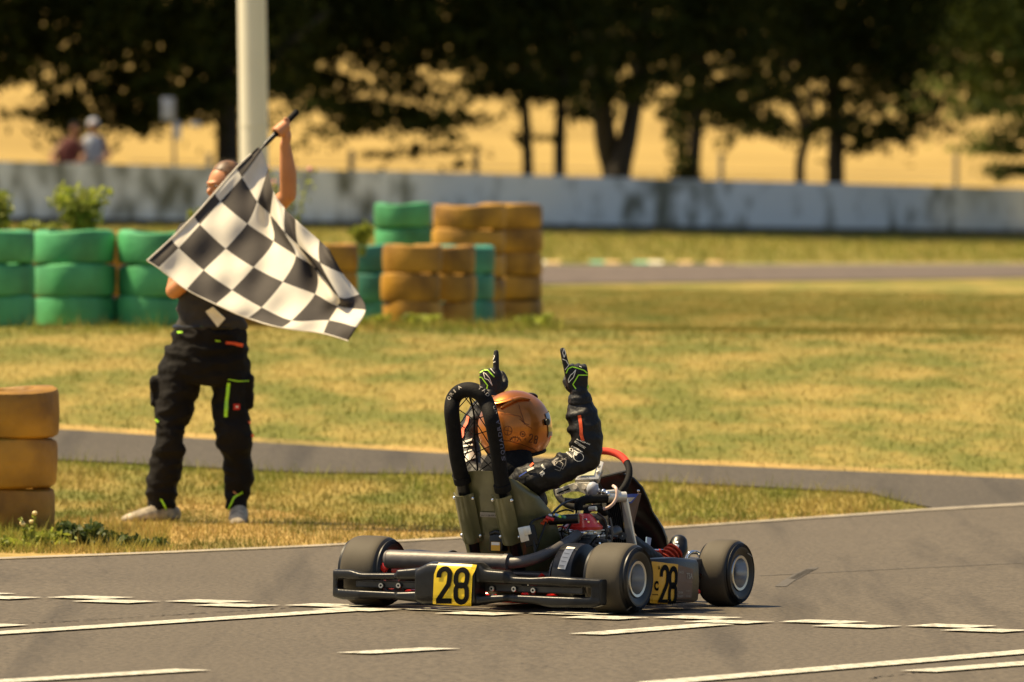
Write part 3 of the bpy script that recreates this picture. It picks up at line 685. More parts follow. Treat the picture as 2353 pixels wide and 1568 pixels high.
stack(925, 750, 276, .24, HH, 5, 't_green', 'the tall green stack behind low yellow ones')
stack(1077, 750, 279, .30, HH, 5, 't_yellow', 'the tall wide yellow stack')
stack(1168, 750, 274, .29, HH, 5, 't_yellow', 'the tall yellow stack closing the barrier on the right')
NH = .242
stack(-12, 1238, 466, .295, NH, 3, 't_yellow', 'the near yellow stack at the left edge', taper=.045)

# ------------------------------------------------------------ pole, signs
pD = 95.; b = MB(); p0 = P(590, 740, pD); p0.z = float(g(p0.x, pD)); p1 = P(575, -250, pD); 
root = empty('white_pole', p0); tag(root, 'tall smooth cream white pole rising behind the flag', 'pole')
dv = p1-p0
b.tube([(0, 0, -.1), dv*.5, dv], [.128, .124, .12], 40); b.build('shaft', 'pole', root)
b = MB(); f = 1-(300-(-250))/990; b.tube([dv*f*.998, dv*(f*.998)+Vector((0, 0, .015))], .1285, 40); b.build('joint_ring', 'pole', root)
b = MB(); b.tube([(0, 0, -.05), (0, 0, .03)], .2, 24); b.build('base_plate', 'greysign', root)
sD = wy(395)+3
r0 = P(402, 400, sD); r0.z = float(g(r0.x, sD)); root = empty('sign_post', r0); tag(root, 'thin post with small pale signs behind the wall, left of the pole', 'sign')
b = MB(); zt = P(400, 225, sD).z-r0.z; b.tube([(0, 0, -.1), (-.02, 0, zt)], .03, 8); b.build('post', 'wood', root)
for (u, va, vb, wd_, mn) in ((385, 224, 276, 27, 'greysign'), (407, 280, 321, 17, 'greysign'), (450, 281, 292, 22, 'greysign')):
    a = P(u, va, sD-.06)-r0; c = P(u, vb, sD-.06)-r0; b = MB(); b.box(((a.x+c.x)/2, a.y, (a.z+c.z)/2), (wd_/FPX*sD, .03, a.z-c.z)); b.build('sign_panel', mn, root, bevel=.01)
b = MB(); a = P(450, 287, sD)-r0; b.tube([(0, .0, a.z), (a.x, -.03, a.z)], .012, 6); b.build('bracket', 'wood', root)

# ------------------------------------------------------------ kart
TH_ = rad(28.5)
o_ = gp(1136, 1409); o_.z = float(g(o_.x, o_.y))+.012
tilt = Matrix.Rotation(math.atan(.010), 4, 'Y')
MK = Matrix.Translation(o_) @ tilt @ Matrix.Rotation(-TH_, 4, 'Z'); MKi = MK.inverted()
_ko = MKi @ CO; _kR = MKi.to_3x3()
def kx(u, v, X): d = _kR @ ray(u, v); return _ko+d*((X-_ko.x)/d.x)
def ky(u, v, Y): d = _kR @ ray(u, v); return _ko+d*((Y-_ko.y)/d.y)
def kz(u, v, Z): d = _kR @ ray(u, v); return _ko+d*((Z-_ko.z)/d.z)
kart = empty('racing_kart', matrix=MK); tag(kart, 'black racing kart number 28 with raised headrest hoop on the start line', 'kart')

def kwheel(x, y, r, wd_, side, rimr):
    root = MB(); s = side; W = wd_/2
    # profile across the width (outer side positive)
    pr = [(rimr, W*.86), (rimr+.012, W*.97), (rimr+.025, W*1.0), (rimr+(r-rimr)*.45, W*1.05), (rimr+(r-rimr)*.55, W*1.045), (rimr+(r-rimr)*.58, W*1.075), (rimr+(r-rimr)*.62, W*1.03), (rimr+(r-rimr)*.65, W*1.065), (rimr+(r-rimr)*.69, W*1.01), (rimr+(r-rimr)*.72, W*1.045), (rimr+(r-rimr)*.76, W*.98), (rimr+(r-rimr)*.79, W*1.005), (r-.017, W*.93), (r-.007, W*.83), (r-.002, W*.68), (r, W*.4), (r, 0)]
    full = pr+[(a, -b) for a, b in pr[::-1][1:]]
    n = len(full); mats = []
    for i in range(n):
        rr_ = full[i][0]; mats.append(1 if (rr_ >= r-.0075 and full[(i+1) % n][0] >= r-.0075) else 0)
    full2 = [(a, b*s) for a, b in full]
    root.lathe(full2, (x, y, r), 'x', 64, mats); w_ = root.build('wheel', ['rubber', 'tread'], kart)
    rm = MB(); R = rimr
    p2 = [(R+.004, W*.99), (R+.006, W*.93), (R-.004, W*.90), (R-.008, W*.5), (R-.014, W*.2), (R-.014, -W*.5), (R-.004, -W*.90), (R+.006, -W*.93), (R+.004, -W*.99), (R-.006, -W*.99), (R-.016, -W*.5), (R-.022, -W*.25), (R-.022, W*.2), (R-.014, W*.5), (R-.007, W*.97)]
    rm.lathe([(a, b*s) for a, b in p2], (x, y, r), 'x', 48); 
    rm.lathe([(.022, -W*.15*1), (R-.018, -W*.1), (R-.018, -W*.2), (.022, -W*.28)], (x, y, r), 'x', 32)
    rm.build('rim', 'rim', w_)
    h = MB(); h.tube([(x-s*W*.4, y, r), (x+s*W*.15, y, r)], .024, 20); h.tube([(x, y, r), (x+s*W*.35, y, r)], .012, 12)
    for a in range(3): h.tube([(x-s*W*.2, y+.034*math.cos(a*2.1), r+.034*math.sin(a*2.1)), (x+s*W*.1, y+.034*math.cos(a*2.1), r+.034*math.sin(a*2.1))], .006, 8)
    h.build('hub', 'dkmetal', w_)
    return w_
XR, XF, YF = .575, .535, 1.03
wRR = kwheel(XR, 0, .146, .185, 1, .070); wRL = kwheel(-XR, 0, .146, .185, -1, .070)
wFR = kwheel(XF, YF, .139, .145, 1, .069); wFL = kwheel(-XF, YF, .139, .145, -1, .069)
b = MB(); b.tube([(-XR-.02, 0, .146), (XR+.02, 0, .146)], .02, 16); b.build('rear_axle', 'dkmetal', kart)
for x, y, r, n_ in ((.30, 0, .085, 'sprocket'), (-.2, 0, .095, 'brake_disc')):
    b = MB(); b.lathe([(.02, -.004), (r, -.003), (r, .003), (.02, .004)], (x, y, .146), 'x', 40); b.build(n_, 'dkmetal', kart)
b = MB()      # frame
for s in (-1, 1):
    b.tube([(s*.33, -.14, .065), (s*.33, .15, .06), (s*.30, .35, .045), (s*.28, .75, .045), (s*.22, 1.0, .05), (s*.2, 1.12, .05)], .016, 10, smooth=5)
    b.tube([(s*.33, .05, .06), (s*.33, .02, .146)], .014, 8); b.tube([(s*.28, .9, .05), (s*.42, 1.03, .08)], .015, 8)
    b.tube([(s*.30, .3, .045), (s*.56, .3, .07), (s*.58, .7, .07), (s*.3, .75, .045)], .010, 8, smooth=4)
b.tube([(-.34, -.13, .05), (.34, -.13, .05)], .013, 10); b.tube([(-.3, .3, .045), (.3, .3, .045)], .016, 10); b.tube([(-.21, 1.1, .05), (.21, 1.1, .05)], .016, 10)
b.tube([(.20, -.12, .07), (.235, -.02, .15)], .012, 8)
b.build('frame', 'red', kart)
b = MB(); b.box((0, .70, .028), (.5, .85, .004)); b.build('floor_tray', 'dkmetal', kart, smooth=False)
for s in (-1, 1):
    b = MB(); b.tube([(s*.40, 1.03, .10), (s*.44, 1.03, .139), (s*.50, 1.03, .139)], .014, 8); b.box((s*.41, 1.03, .12), (.03, .05, .10)); b.build('stub_axle', 'chrome', kart)

# rear bumper
YB = -.235
def zt(pts): return [(ky(u, v, YB).x, ky(u, v, YB).z) for u, v in pts]
top = zt([(758, 1309), (804, 1309), (834, 1317), (914, 1317), (915, 1309), (970, 1304), (997, 1290), (1108, 1293), (1123, 1308), (1170, 1312), (1177, 1325), (1224, 1327), (1271, 1324), (1349, 1330), (1380, 1332)])
bot = zt([(758, 1373), (783, 1379), (854, 1376), (914, 1378), (970, 1385), (983, 1391), (1084, 1394), (1102, 1392), (1123, 1388), (1170, 1382), (1182, 1385), (1224, 1388), (1266, 1397), (1361, 1397), (1380, 1391)])
st = zt([(758, 1331), (965, 1333), (1108, 1340), (1380, 1352)]); sb_ = zt([(758, 1352), (914, 1360), (965, 1358), (1108, 1368), (1170, 1366), (1380, 1374)])
ip = lambda L, x: float(np.interp(x, [p[0] for p in L], [p[1] for p in L]))
XL, XRt = top[0][0]+.004, top[-1][0]-.004
xcL, xcR = ky(968, 1340, YB).x, ky(1106, 1340, YB).x; xsL, xsR = ky(914, 1340, YB).x, ky(1174, 1340, YB).x
bb = MB()
def bar(f0, f1, x0, x1, hy, yc, n=40):
    pts = []; rr = []
    for i in range(n+1):
        x = x0+(x1-x0)*i/n; a, c = f0(x), f1(x); pts.append((x, yc(x), (a+c)/2)); rr.append((hy(x), abs(a-c)/2))
    # superellipse section
    vs = []; k = 20
    for p, r_ in zip(pts, rr):
        for j in range(k):
            t = 2*math.pi*j/k; cx, cy = math.cos(t), math.sin(t); e_ = .45
            vs.append((p[0], p[1]+r_[0]*math.copysign(abs(cx)**e_, cx), p[2]+r_[1]*math.copysign(abs(cy)**e_, cy)))
    N = len(pts); fs = [(i*k+j, i*k+(j+1) % k, (i+1)*k+(j+1) % k, (i+1)*k+j) for i in range(N-1) for j in range(k)]
    fs += [tuple(range(k))[::-1], tuple((N-1)*k+j for j in range(k))]; bb.add(vs, fs)
thick = lambda x: .040 if xsL < x < xsR else .031
ycf = lambda x: YB+(.0 if xsL < x < xsR else .012)+.03*max(0, abs(x)-.5)/.13
bar(lambda x: ip(top, x), lambda x: ip(st, x), XL, XRt, thick, ycf, 80)
bar(lambda x: ip(sb_, x), lambda x: ip(bot, x), XL, XRt, thick, ycf, 80)
bar(lambda x: ip(top, x), lambda x: ip(bot, x), XL, ky(772, 1340, YB).x, lambda x: .030, ycf, 4)
bar(lambda x: ip(top, x), lambda x: ip(bot, x), ky(1357, 1350, YB).x, XRt, lambda x: .030, ycf, 4)
bar(lambda x: ip(top, x)-.002, lambda x: ip(bot, x)+.002, xcL, xcR, lambda x: .052, lambda x: YB-.008, 16)
bumper = bb.build('rear_bumper', 'black', kart, remesh=.0045, sms=4)
bx = MB(); bx.box(((XL+XRt)/2, YB+.045, (st[0][1]+sb_[0][1])/2+.002), (1.06, .02, .030)); bx.box(((XL+XRt)/2, YB+.05, .12), (.5, .03, .05))
bx.tube([(-.25, YB+.05, .11), (-.25, -.13, .07)], .014, 8); bx.tube([(.25, YB+.05, .11), (.25, -.13, .07)], .014, 8)
bx.build('bumper_mount', 'dkmetal', kart, smooth=False, bevel=.004)
for (cu, cv) in ((475, 468), (610, 468), (1330, 492), (1500, 495), (1648, 505)):
    u, v = 735.3+cu*.2979, 1206.4+cv*.2979; p = ky(u, v, YB+.028); b = MB(); b.tube([p, p+Vector((0, -.008, 0))], .0105, 16, m=0); b.tube([p, p+Vector((0, -.0095, 0))], .0045, 10, m=1); b.build('bolt', ['rim', 'ink'], kart)
# yellow number panel stuck over the bumper's centre
bbv_ = bvh_of(bumper)
def grid(u0a, u0b, u1a, u1b, n, m_):     # patch between left edge (top, bottom) and right edge (top, bottom)
    L0, L1 = np.array(u0a), np.array(u0b); R0, R1 = np.array(u1a), np.array(u1b)
    f_ = lambda s, t: tuple((L0*(1-t)+L1*t)*(1-s)+(R0*(1-t)+R1*t)*s)
    return [[f_(i/n, j/m_), f_((i+1)/n, j/m_), f_((i+1)/n, (j+1)/m_), f_(i/n, (j+1)/m_)] for i in range(n) for j in range(m_)]
pan = pxdecal('number_panel', grid((998, 1320), (995, 1387), (1086, 1324), (1083, 1392), 10, 10)+grid((1008, 1295), (998, 1320), (1095, 1299), (1086, 1324), 10, 5), 'yellow', bumper, MK, bbv_, .003)
def lnn(polys, ox, wd_): return [[(998+ox+x*wd_+(9*max(0, y-.62)), 1386+ox*.055-y*84) for x, y in p] for p in dense(polys)]
pxdecal('race_number', lnn(shape(d2(), 1/.44, 1, 0, 0), 5, 36), 'ink', bumper, MK, bbv_, .0048)
pxdecal('race_number', lnn(shape(d8(), 1/.46, 1, 0, 0), 45, 36), 'ink', bumper, MK, bbv_, .0048)

# exhaust: silencer and header pipe
Ye = -.115
b = MB(); a, c = ky(893, 1285, Ye), ky(1166, 1293, Ye); b.tube([a, c], [.0385, .0345], 32); b.tube([c-Vector((.01, 0, 0)), c+Vector((.010, 0, 0))], .0375, 32); b.tube([a-Vector((.008, 0, 0)), a+Vector((.004, 0, 0))], [.036, .0395], 32)
b.tube([a-Vector((.02, 0, 0)), a], .012, 12)
b.build('silencer', 'exhaust', kart)
b = MB(); hp = [ky(1168, 1294, Ye), ky(1200, 1291, Ye+.005), ky(1240, 1280, Ye+.05), ky(1275, 1264, Ye+.12), ky(1300, 1249, Ye+.19), ky(1318, 1237, Ye+.25), ky(1330, 1226, Ye+.28)]
b.tube(hp, [.024, .024, .0235, .023, .0225, .021, .019], 20, smooth=5); b.build('exhaust_pipe', 'exhaust', kart)

# seat: fibreglass shell seen from behind
sb2 = MB(); NS, NT = 26, 28; vs = []
zz = [.06, .12, .22, .32, .42, .50, .56, .585]; hwR = [.15, .185, .20, .21, .21, .185, .13, .06]
def ysp(z): return -.0+(.26-z)*.34 if z > .12 else .048+(.12-z)*1.5
for thk in (0, 1):
    for i in range(NS+1):
        z = .06+(.575-.06)*(i/NS)
        h = float(np.interp(z, zz, hwR)); dp = float(np.interp(z, [.06, .2, .40, .50, .58], [.20, .24, .20, .12, .03]))
        for j in range(NT+1):
            t = -1+2*j/NT; x = -.008+h*math.sin(t*1.35)/math.sin(1.35); yy = ysp(z)-.006+dp*(.12*t*t+.88*abs(t)**3.2)
            if thk: x *= .97; yy += .012
            vs.append((x, yy, z-(.02*abs(t)**3)))
n1 = (NS+1)*(NT+1); fs = []
for q in (0, 1):
    for i in range(NS):
        for j in range(NT):
            a = q*n1+i*(NT+1)+j; fs.append((a, a+1, a+NT+2, a+NT+1))
for j in range(NT):
    a = NS*(NT+1)+j; fs.append((a, a+1, a+1+n1, a+n1))
    a = j; fs.append((a, a+1, a+1+n1, a+n1))
for i in range(NS):
    for j in (0, NT):
        a = i*(NT+1)+j; fs.append((a, a+NT+1, a+NT+1+n1, a+n1))
sb2.add(vs, fs); seat = sb2.build('seat', 'seat', kart)
# struts of the hoop, sleeves, padded hoop
def strutline(uu, v): return uu
tR0, tR1 = kx(1187, 1272, .095), kx(1150, 1090, .095); tL0, tL1 = kx(1094, 1272, -.095), kx(1057, 1085, -.095)
b = MB()
for a, c in ((tL0, tL1), (tR0, tR1)):
    d = (c-a).normalized()
    b.tube([a-d*.12, c+d*.03], .024, 20)
hoopbars = b.build('hoop_tube', 'black', kart)
for a, c, nm in ((tL0, tL1, 0), (tR0, tR1, 1)):
    d = (c-a); b = MB(); s0 = a+d*.13; s1 = a+d*.80
    if nm: s0 = kx(1175, 1246, .095); s1 = kx(1152, 1138, .095)
    else: s0 = kx(1086, 1243, -.095); s1 = kx(1064, 1133, -.095)
    # half sleeve with flanges
    dd = (s1-s0).normalized(); sd = Vector((1, 0, 0)); nb = sd.cross(dd); nb = nb if nb.y < 0 else -nb
    prof = [(-.046, .0), (-.042, .004), (-.034, .014)]+[(-.031*math.cos(t), .012+.024*math.sin(t)) for t in np.linspace(.25, math.pi-.25, 10)]+[(.034, .014), (.042, .004), (.048, .0)]
    prof = [(p[0], p[1]) for p in prof]; k = len(prof); vs = []
    for q in (s0, s1):
        for (px_, py_) in prof: vs.append(q+sd*px_+nb*py_)
    for q in (s0, s1):
        for (px_, py_) in prof: vs.append(q+sd*px_*.93+nb*(py_-.004))
    fs = [(i, i+1, k+i+1, k+i) for i in range(k-1)]+[(2*k+i, 2*k+i+1, 3*k+i+1, 3*k+i) for i in range(k-1)]+[(i, i+1, 2*k+i+1, 2*k+i) for i in range(k-1)]+[(k+i, k+i+1, 3*k+i+1, 3*k+i) for i in range(k-1)]
    b.add(vs, fs); sl = b.build('strut_sleeve', 'seat', seat)
    for q in (s0+(s1-s0)*.12, s0+(s1-s0)*.90):
        for sx in (-.042, .044):
            p = q+sd*sx+nb*.004; bo = MB(); bo.ell(p, (.0085, .0085, .0085), n=12, k=8); bo.build('bolt', 'chrome', seat)
hp = MB(); hpts = [kx(1062, 1104, -.095), kx(1050, 1050, -.095), kx(1042, 985, -.095), kx(1038, 945, -.095), ky(1042, 917, -.185), ky(1058, 900, -.193), ky(1083, 896, -.198), ky(1106, 908, -.195), ky(1120, 930, -.187), kx(1130, 965, .095), kx(1139, 1010, .095), kx(1147, 1065, .095), kx(1155, 1122, .095)]
hp.tube(hpts, .0315, 24, smooth=6, roundcap=False); hoop = hp.build('headrest_pad', 'black_soft', kart)
hb = bvh_of(hoop)
for k, (u, v, s_) in enumerate(((1062, 1104, .0355), (1155, 1122, .0355))):
    p = kx(u, v, -.095 if k == 0 else .095); q = kx(u-2, v-9, -.095 if k == 0 else .095); b = MB(); b.tube([p+(p-q)*.6, q], s_, 24); b.build('pad_end', 'black_soft', hoop)
b = MB()       # lacing net inside the hoop
zz1 = [(1062, 905), (1052, 940), (1056, 975), (1062, 1010), (1068, 1050), (1070, 1075)]; zz2 = [(1102, 915), (1117, 955), (1122, 990), (1127, 1025), (1132, 1060), (1138, 1085)]
mids = [(1078, 910), (1086, 935), (1090, 965), (1090, 1000), (1094, 1040), (1098, 1085)]
for i in range(5):
    for A_, B_ in ((zz1, mids), (zz2, mids)):
        b.tube([ky(*A_[i], -.15+.02*i), ky(*B_[i+1], -.145+.02*i)], .0024, 5); b.tube([ky(*A_[i+1], -.15+.02*i), ky(*B_[i], -.145+.02*i)], .0024, 5)
b.tube([ky(*m_, -.165+.02*i) for i, m_ in enumerate(mids)], .004, 6, smooth=3)
b.tube([ky(1098, 1085, -.08), ky(1100, 1118, -.075), ky(1103, 1128, -.07)], .003, 6); b.tube([ky(1070, 1080, -.08), ky(1098, 1122, -.07), ky(1145, 1155, -.065)], .0035, 6); b.ell(ky(1100, 1125, -.072), (.009, .009, .008), n=8, k=6)
b.build('lacing', 'black_soft', hoop)
# hoop lettering
def arctext(body, pts, hgt, name, mn, par, MW, bv, spread=1.0, off=.0012, flip=False):
    seg_ = [(Vector(a), Vector(b_)) for a, b_ in zip(pts, pts[1:])]; L_ = [(b_-a).length for a, b_ in seg_]; tot = sum(L_); polys = []
    n = len(body); adv = tot/n
    for i, ch in enumerate(body):
        if ch == ' ': continue
        s = adv*(i+.12); k = 0
        while k < len(L_)-1 and s > L_[k]: s -= L_[k]; k += 1
        a, b_ = seg_[k]; d = (b_-a).normalized(); p = a+d*s; nn = Vector((d.y, -d.x))
        for pl in text2(ch, .02): polys.append([tuple(p+d*x*adv*.76*(0.35 if ch in 'I1' else 1)+nn*y*hgt) for x, y in pl])
    return pxdecal(name, polys, mn, par, MW, bv, off)
arctext('ORIA   TAD  UNI', [(1033, 922), (1043, 905), (1058, 894), (1078, 890), (1097, 893), (1110, 901), (1121, 914), (1130, 930), (1138, 948), (1143, 964)], 8.0, 'pad_lettering', 'greyprint', hoop, MK, hb)
arctext('SQUADRA', [(1161, 1060), (1157, 1028), (1151, 990), (1146, 963)][::1], 8, 'pad_lettering', 'violet', hoop, MK, hb)
# seat label
sbv = bvh_of(seat)
pxdecal('seat_label', [[(1104, 1176), (1123, 1177), (1123, 1188), (1104, 1187)], [(1123, 1177), (1143, 1178), (1143, 1189), (1123, 1188)]], 'greyprint', seat, MK, sbv, .004)
pxdecal('label_text', shape(text2('SEAT CO'), 15, -3, 1107, 1185)+shape(text2('28 MM 4'), 18, -4.5, 1123, 1186), 'ink', seat, MK, sbv, .006)
# small black clutch/battery box with sticker behind the seat
b = MB(); c = ky(1146, 1247, -.02); b.box(c, (.062, .05, .07)); b.tube([c+Vector((-.03, -.02, .035)), c+Vector((0, -.025, .045)), c+Vector((.04, -.02, .035))], .01, 8); bt = b.build('breather_tank', 'black', kart, bevel=.008)
b = MB(); b.box(c+Vector((0, -.0265, -.015)), (.042, .002, .036)); b.build('sticker', 'yellow_d', bt, smooth=False)
b = MB(); b.box(c+Vector((0, -.0275, -.004)), (.038, .002, .012)); b.build('sticker', 'silencer_tape', bt, smooth=False)
# ignition box with silver face
c = ky(1206, 1228, -.06); Rb = Euler((0, rad(-14), rad(25))).to_matrix()
b = MB(); b.box(c+Vector((.018, .012, -.006)), (.055, .03, .085), Rb); ib = b.build('ignition_box', 'black', kart, bevel=.004)
b = MB(); b.box(c+Vector((.0, -.010, .0)), (.036, .006, .062), Rb); b.box(c+Vector((.016, -.010, .016)), (.03, .006, .036), Rb); b.build('silver_face', 'alu', ib, bevel=.002)
b = MB(); b.tube([ky(1213, 1222, -.05), ky(1222, 1200, -.03), ky(1238, 1192, .02), ky(1262, 1186, .07)], .005, 8, smooth=4); b.tube([ky(1230, 1270, -.05), ky(1226, 1240, -.05), ky(1222, 1215, -.04)], .006, 8, smooth=3)
b.tube([ky(1268, 1182, .12), ky(1290, 1160, .2), ky(1315, 1150, .3), ky(1340, 1146, .36)], .005, 8, smooth=4); b.tube([ky(1260, 1200, .1), ky(1300, 1188, .18), ky(1312, 1200, .2), ky(1300, 1225, .2)], .005, 8, smooth=4)
b.tube([ky(1232, 1262, -.04), ky(1246, 1225, -.02), ky(1255, 1200, .03)], .004, 6, smooth=3); b.build('wiring', 'black', kart)
for (u, v, mn, r_) in ((1256, 1190, 'red', .010), (1262, 1184, 'rim', .008), (1250, 1196, 'orange', .007), (1244, 1202, 'orange', .006), (1282, 1186, 'lime', .005), (1292, 1187, 't_teal', .006), (1264, 1192, 'red', .007), (1276, 1183, 'skyblue', .006)):
    b = MB(); p = ky(u, v, .045); b.tube([p, p+Vector((.016, 0, -.004))], r_, 8); b.build('connector', mn, kart)

# engine
EX = .27
eng = MB(); ec = ky(1340, 1238, .30); cx_, cz_ = ec.x, ec.z
ey = .30
def E(u, v, dy=0): return ky(u, v, ey+dy)
c = E(1345, 1262); eng.box((c.x, ey, c.z-.02), (.15, .18, .12)); eng.box((c.x+.06, ey-.01, c.z-.01), (.05, .13, .10))
c = E(1346, 1243); eng.box((c.x, ey, c.z), (.125, .13, .055)); 
eng.tube([E(1310, 1262, -.08)+Vector((-.02, 0, -.03)), E(1310, 1262, -.08)+Vector((.10, 0, -.03))], .05, 20)
engine = eng.build('engine', 'dkmetal', kart, bevel=.008)
b = MB(); c = E(1342, 1232)
for k in range(5): b.box((c.x, ey, c.z-.028+k*.013), (.125, .13, .006))
b.box((c.x, ey, c.z), (.105, .11, .06)); b.build('cylinder', 'alu', engine, bevel=.002)
b = MB(); c = E(1340, 1226, -.05); b.box((c.x-.02, c.y-.03, c.z+.004), (.095, .035, .022), Euler((0, rad(6), 0)).to_matrix()); b.box((c.x-.03, c.y-.04, c.z-.012), (.07, .03, .016), Euler((0, rad(14), 0)).to_matrix()); b.build('exhaust_flange', 'chrome', engine, bevel=.005)
b = MB(); c = E(1341, 1217)          # red cylinder head
lv = [(0, .072, .076), (.012, .074, .078), (.020, .066, .07), (.034, .052, .058), (.050, .038, .042), (.062, .030, .034), (.066, .022, .025)]
vs = []; kk = 28
for (h, a_, c_) in lv:
    for j in range(kk):
        t = 2*math.pi*j/kk; w2 = 1+.05*math.cos(6*t)*(h < .05); vs.append((c.x+a_*w2*math.copysign(abs(math.cos(t))**.7, math.cos(t)), ey+c_*w2*math.copysign(abs(math.sin(t))**.7, math.sin(t)), c.z+h))
n = len(lv); b.add(vs, [(i*kk+j, i*kk+(j+1) % kk, (i+1)*kk+(j+1) % kk, (i+1)*kk+j) for i in range(n-1) for j in range(kk)]+[tuple(range(kk))[::-1], tuple((n-1)*kk+j for j in range(kk))])
for j in range(6):
    t = j*math.pi/3+.3; b.tube([(c.x+.058*math.cos(t), ey+.06*math.sin(t), c.z), (c.x+.058*math.cos(t), ey+.06*math.sin(t), c.z+.03)], .010, 8)
head = b.build('cylinder_head', 'red', engine)
for j in range(6):
    t = j*math.pi/3+.3; bo = MB(); bo.tube([(c.x+.058*math.cos(t), ey+.06*math.sin(t), c.z+.03), (c.x+.058*math.cos(t), ey+.06*math.sin(t), c.z+.037)], .006, 8); bo.build('bolt', 'chrome', head)
b = MB(); c2_ = E(1331, 1180); b.tube([c2_+Vector((0, 0, -.004)), c2_+Vector((0, 0, .012))], .021, 16); b.build('hose_clamp', 'chrome', head)
b = MB(); b.tube([E(1331, 1184), E(1329, 1168), E(1332, 1156, .01), E(1345, 1149, .04), E(1370, 1147, .10), E(1392, 1146, .15)], .0185, 16, smooth=5); b.build('water_hose', 'black_soft', engine)
b = MB(); b.tube([E(1340, 1192), E(1352, 1172, .03), E(1372, 1168, .08), E(1392, 1180, .14)], .014, 12, smooth=4); b.build('water_hose', 'black_soft', engine)
for (u, v, mn, sz) in ((1362, 1170, 'alu', .016), (1384, 1234, 'alu', .012), (1302, 1250, 'chrome', .010), (1318, 1254, 'chrome', .012), (1340, 1259, 'chrome', .009), (1362, 1255, 'dkmetal', .018), (1380, 1245, 'dkmetal', .02), (1398, 1235, 'dkmetal', .012), (1345, 1195, 'chrome', .006), (1352, 1212, 'chrome', .006)):
    b = MB(); p = E(u, v, -.09 if v > 1240 else -.05); b.tube([p-Vector((sz, 0, 0)), p+Vector((sz, 0, .003))], sz*.6, 10); b.build('fitting', mn, engine)
b = MB(); b.tube([E(1395, 1262, -.03), E(1393, 1238, -.02), E(1404, 1232, 0), E(1420, 1234, .02)], .006, 8, smooth=4); b.build('bracket', 'dkmetal', engine)
er = random.Random(3)
for k_ in range(26):
    u, v = er.uniform(1296, 1400), er.uniform(1222, 1272); mn = er.choice(['chrome', 'alu', 'dkmetal', 'dkmetal', 'chrome', 'black']); sz = er.uniform(.005, .013); p = E(u, v, er.uniform(-.12, -.07)); ax_ = er.choice([Vector((1, 0, 0)), Vector((0, -1, 0)), Vector((0, 0, 1))])
    b = MB(); b.tube([p, p+ax_*sz*er.uniform(1, 2.4)], sz, 6 if k_ % 2 else 12); b.build('bolt' if k_ % 2 else 'fitting', mn, engine, bevel=.001)
for pts_, mn in (([(1300, 1248), (1290, 1225), (1300, 1200), (1322, 1185)], 'black'), ([(1385, 1262), (1395, 1225), (1390, 1195), (1372, 1180)], 'black'), ([(1260, 1262), (1270, 1235), (1290, 1220), (1305, 1230)], 'black'), ([(1402, 1260), (1407, 1225), (1402, 1190)], 'dkmetal'), ([(1275, 1180), (1300, 1172), (1318, 1176)], 'black'), ([(1240, 1260), (1262, 1225), (1285, 1210), (1300, 1215)], 'red'), ([(1350, 1265), (1365, 1240), (1385, 1225)], 'black')):
    b = MB(); b.tube([E(u, v, -.10) for u, v in pts_], .0038, 7, smooth=4); b.build('cable', mn, engine)
b = MB(); p = E(1384, 1212, .05); b.tube([p+Vector((0, .05, -.03)), p+Vector((.0, .13, -.02))], .026, 18); b.build('carburettor', 'dkmetal', engine, bevel=.003)
# chain guard
b = MB(); x_a, x_b = .315, .425
pr = [(.02, x_a), (.118, x_a), (.134, x_a+.012), (.138, (x_a+x_b)/2), (.134, x_b-.012), (.118, x_b), (.02, x_b)]
b.lathe(pr, (0, .02, .148), 'x', 48); cg = b.build('chain_guard', 'black', kart)
cb = bvh_of(cg); pl = []
a = [(1301, 1256), (1322, 1259)]; rows_ = [((1304, 1257), (1322, 1259)), ((1296, 1268), (1315, 1270)), ((1290, 1281), (1309, 1283)), ((1286, 1293), (1304, 1295)), ((1282, 1307), (1299, 1309))]
for q0, q1 in zip(rows_, rows_[1:]):
    for k in range(3):
        f_ = lambda r_, t: (r_[0][0]+(r_[1][0]-r_[0][0])*t, r_[0][1]+(r_[1][1]-r_[0][1])*t)
        for s in range(2):
            g_ = lambda t, s_: tuple(np.array(f_(q0, t))*(1-s_)+np.array(f_(q1, t))*s_)
            pl.append([g_(k/3, s/2), g_((k+1)/3, s/2), g_((k+1)/3, (s+1)/2), g_(k/3, (s+1)/2)])
pxdecal('sticker', pl, 'silencer_tape', cg, MK, cb, .002)
pxdecal('sticker_print', [p for q_ in range(5) for p in stroke([(1300-q_*3.6, 1263+q_*9), (1313-q_*3.8, 1265+q_*9)], 1.1, step=4)]+shape(text2('Oils'), 11, -6, 1285, 1305), 'greyprint', cg, MK, cb, .003)

# radiator and its side board
b = MB(); rp = [ky(1391, 1148, .50), ky(1424, 1150, .56), ky(1444, 1270, .62), ky(1404, 1268, .55)]
def slab(b, quad_, th, m=0):
    n_ = (quad_[1]-quad_[0]).cross(quad_[3]-quad_[0]).normalized()*th; vs = list(quad_)+[q+n_ for q in quad_]
    b.add(vs, [(0, 1, 2, 3), (7, 6, 5, 4), (0, 4, 5, 1), (1, 5, 6, 2), (2, 6, 7, 3), (3, 7, 4, 0)], m)
slab(b, rp, .03); radi = b.build('radiator', 'core', kart, smooth=False)
b = MB()
for i in range(1, 8):
    t = i/8; a = rp[0]*(1-t)+rp[1]*t; c = rp[3]*(1-t)+rp[2]*t; nn = (rp[1]-rp[0]).cross(rp[3]-rp[0]).normalized(); s_ = -1 if nn.y > 0 else 1; b.tube([a+nn*.002*s_, c+nn*.002*s_], .0035, 6)
b.build('radiator_fins', 'ink', radi)
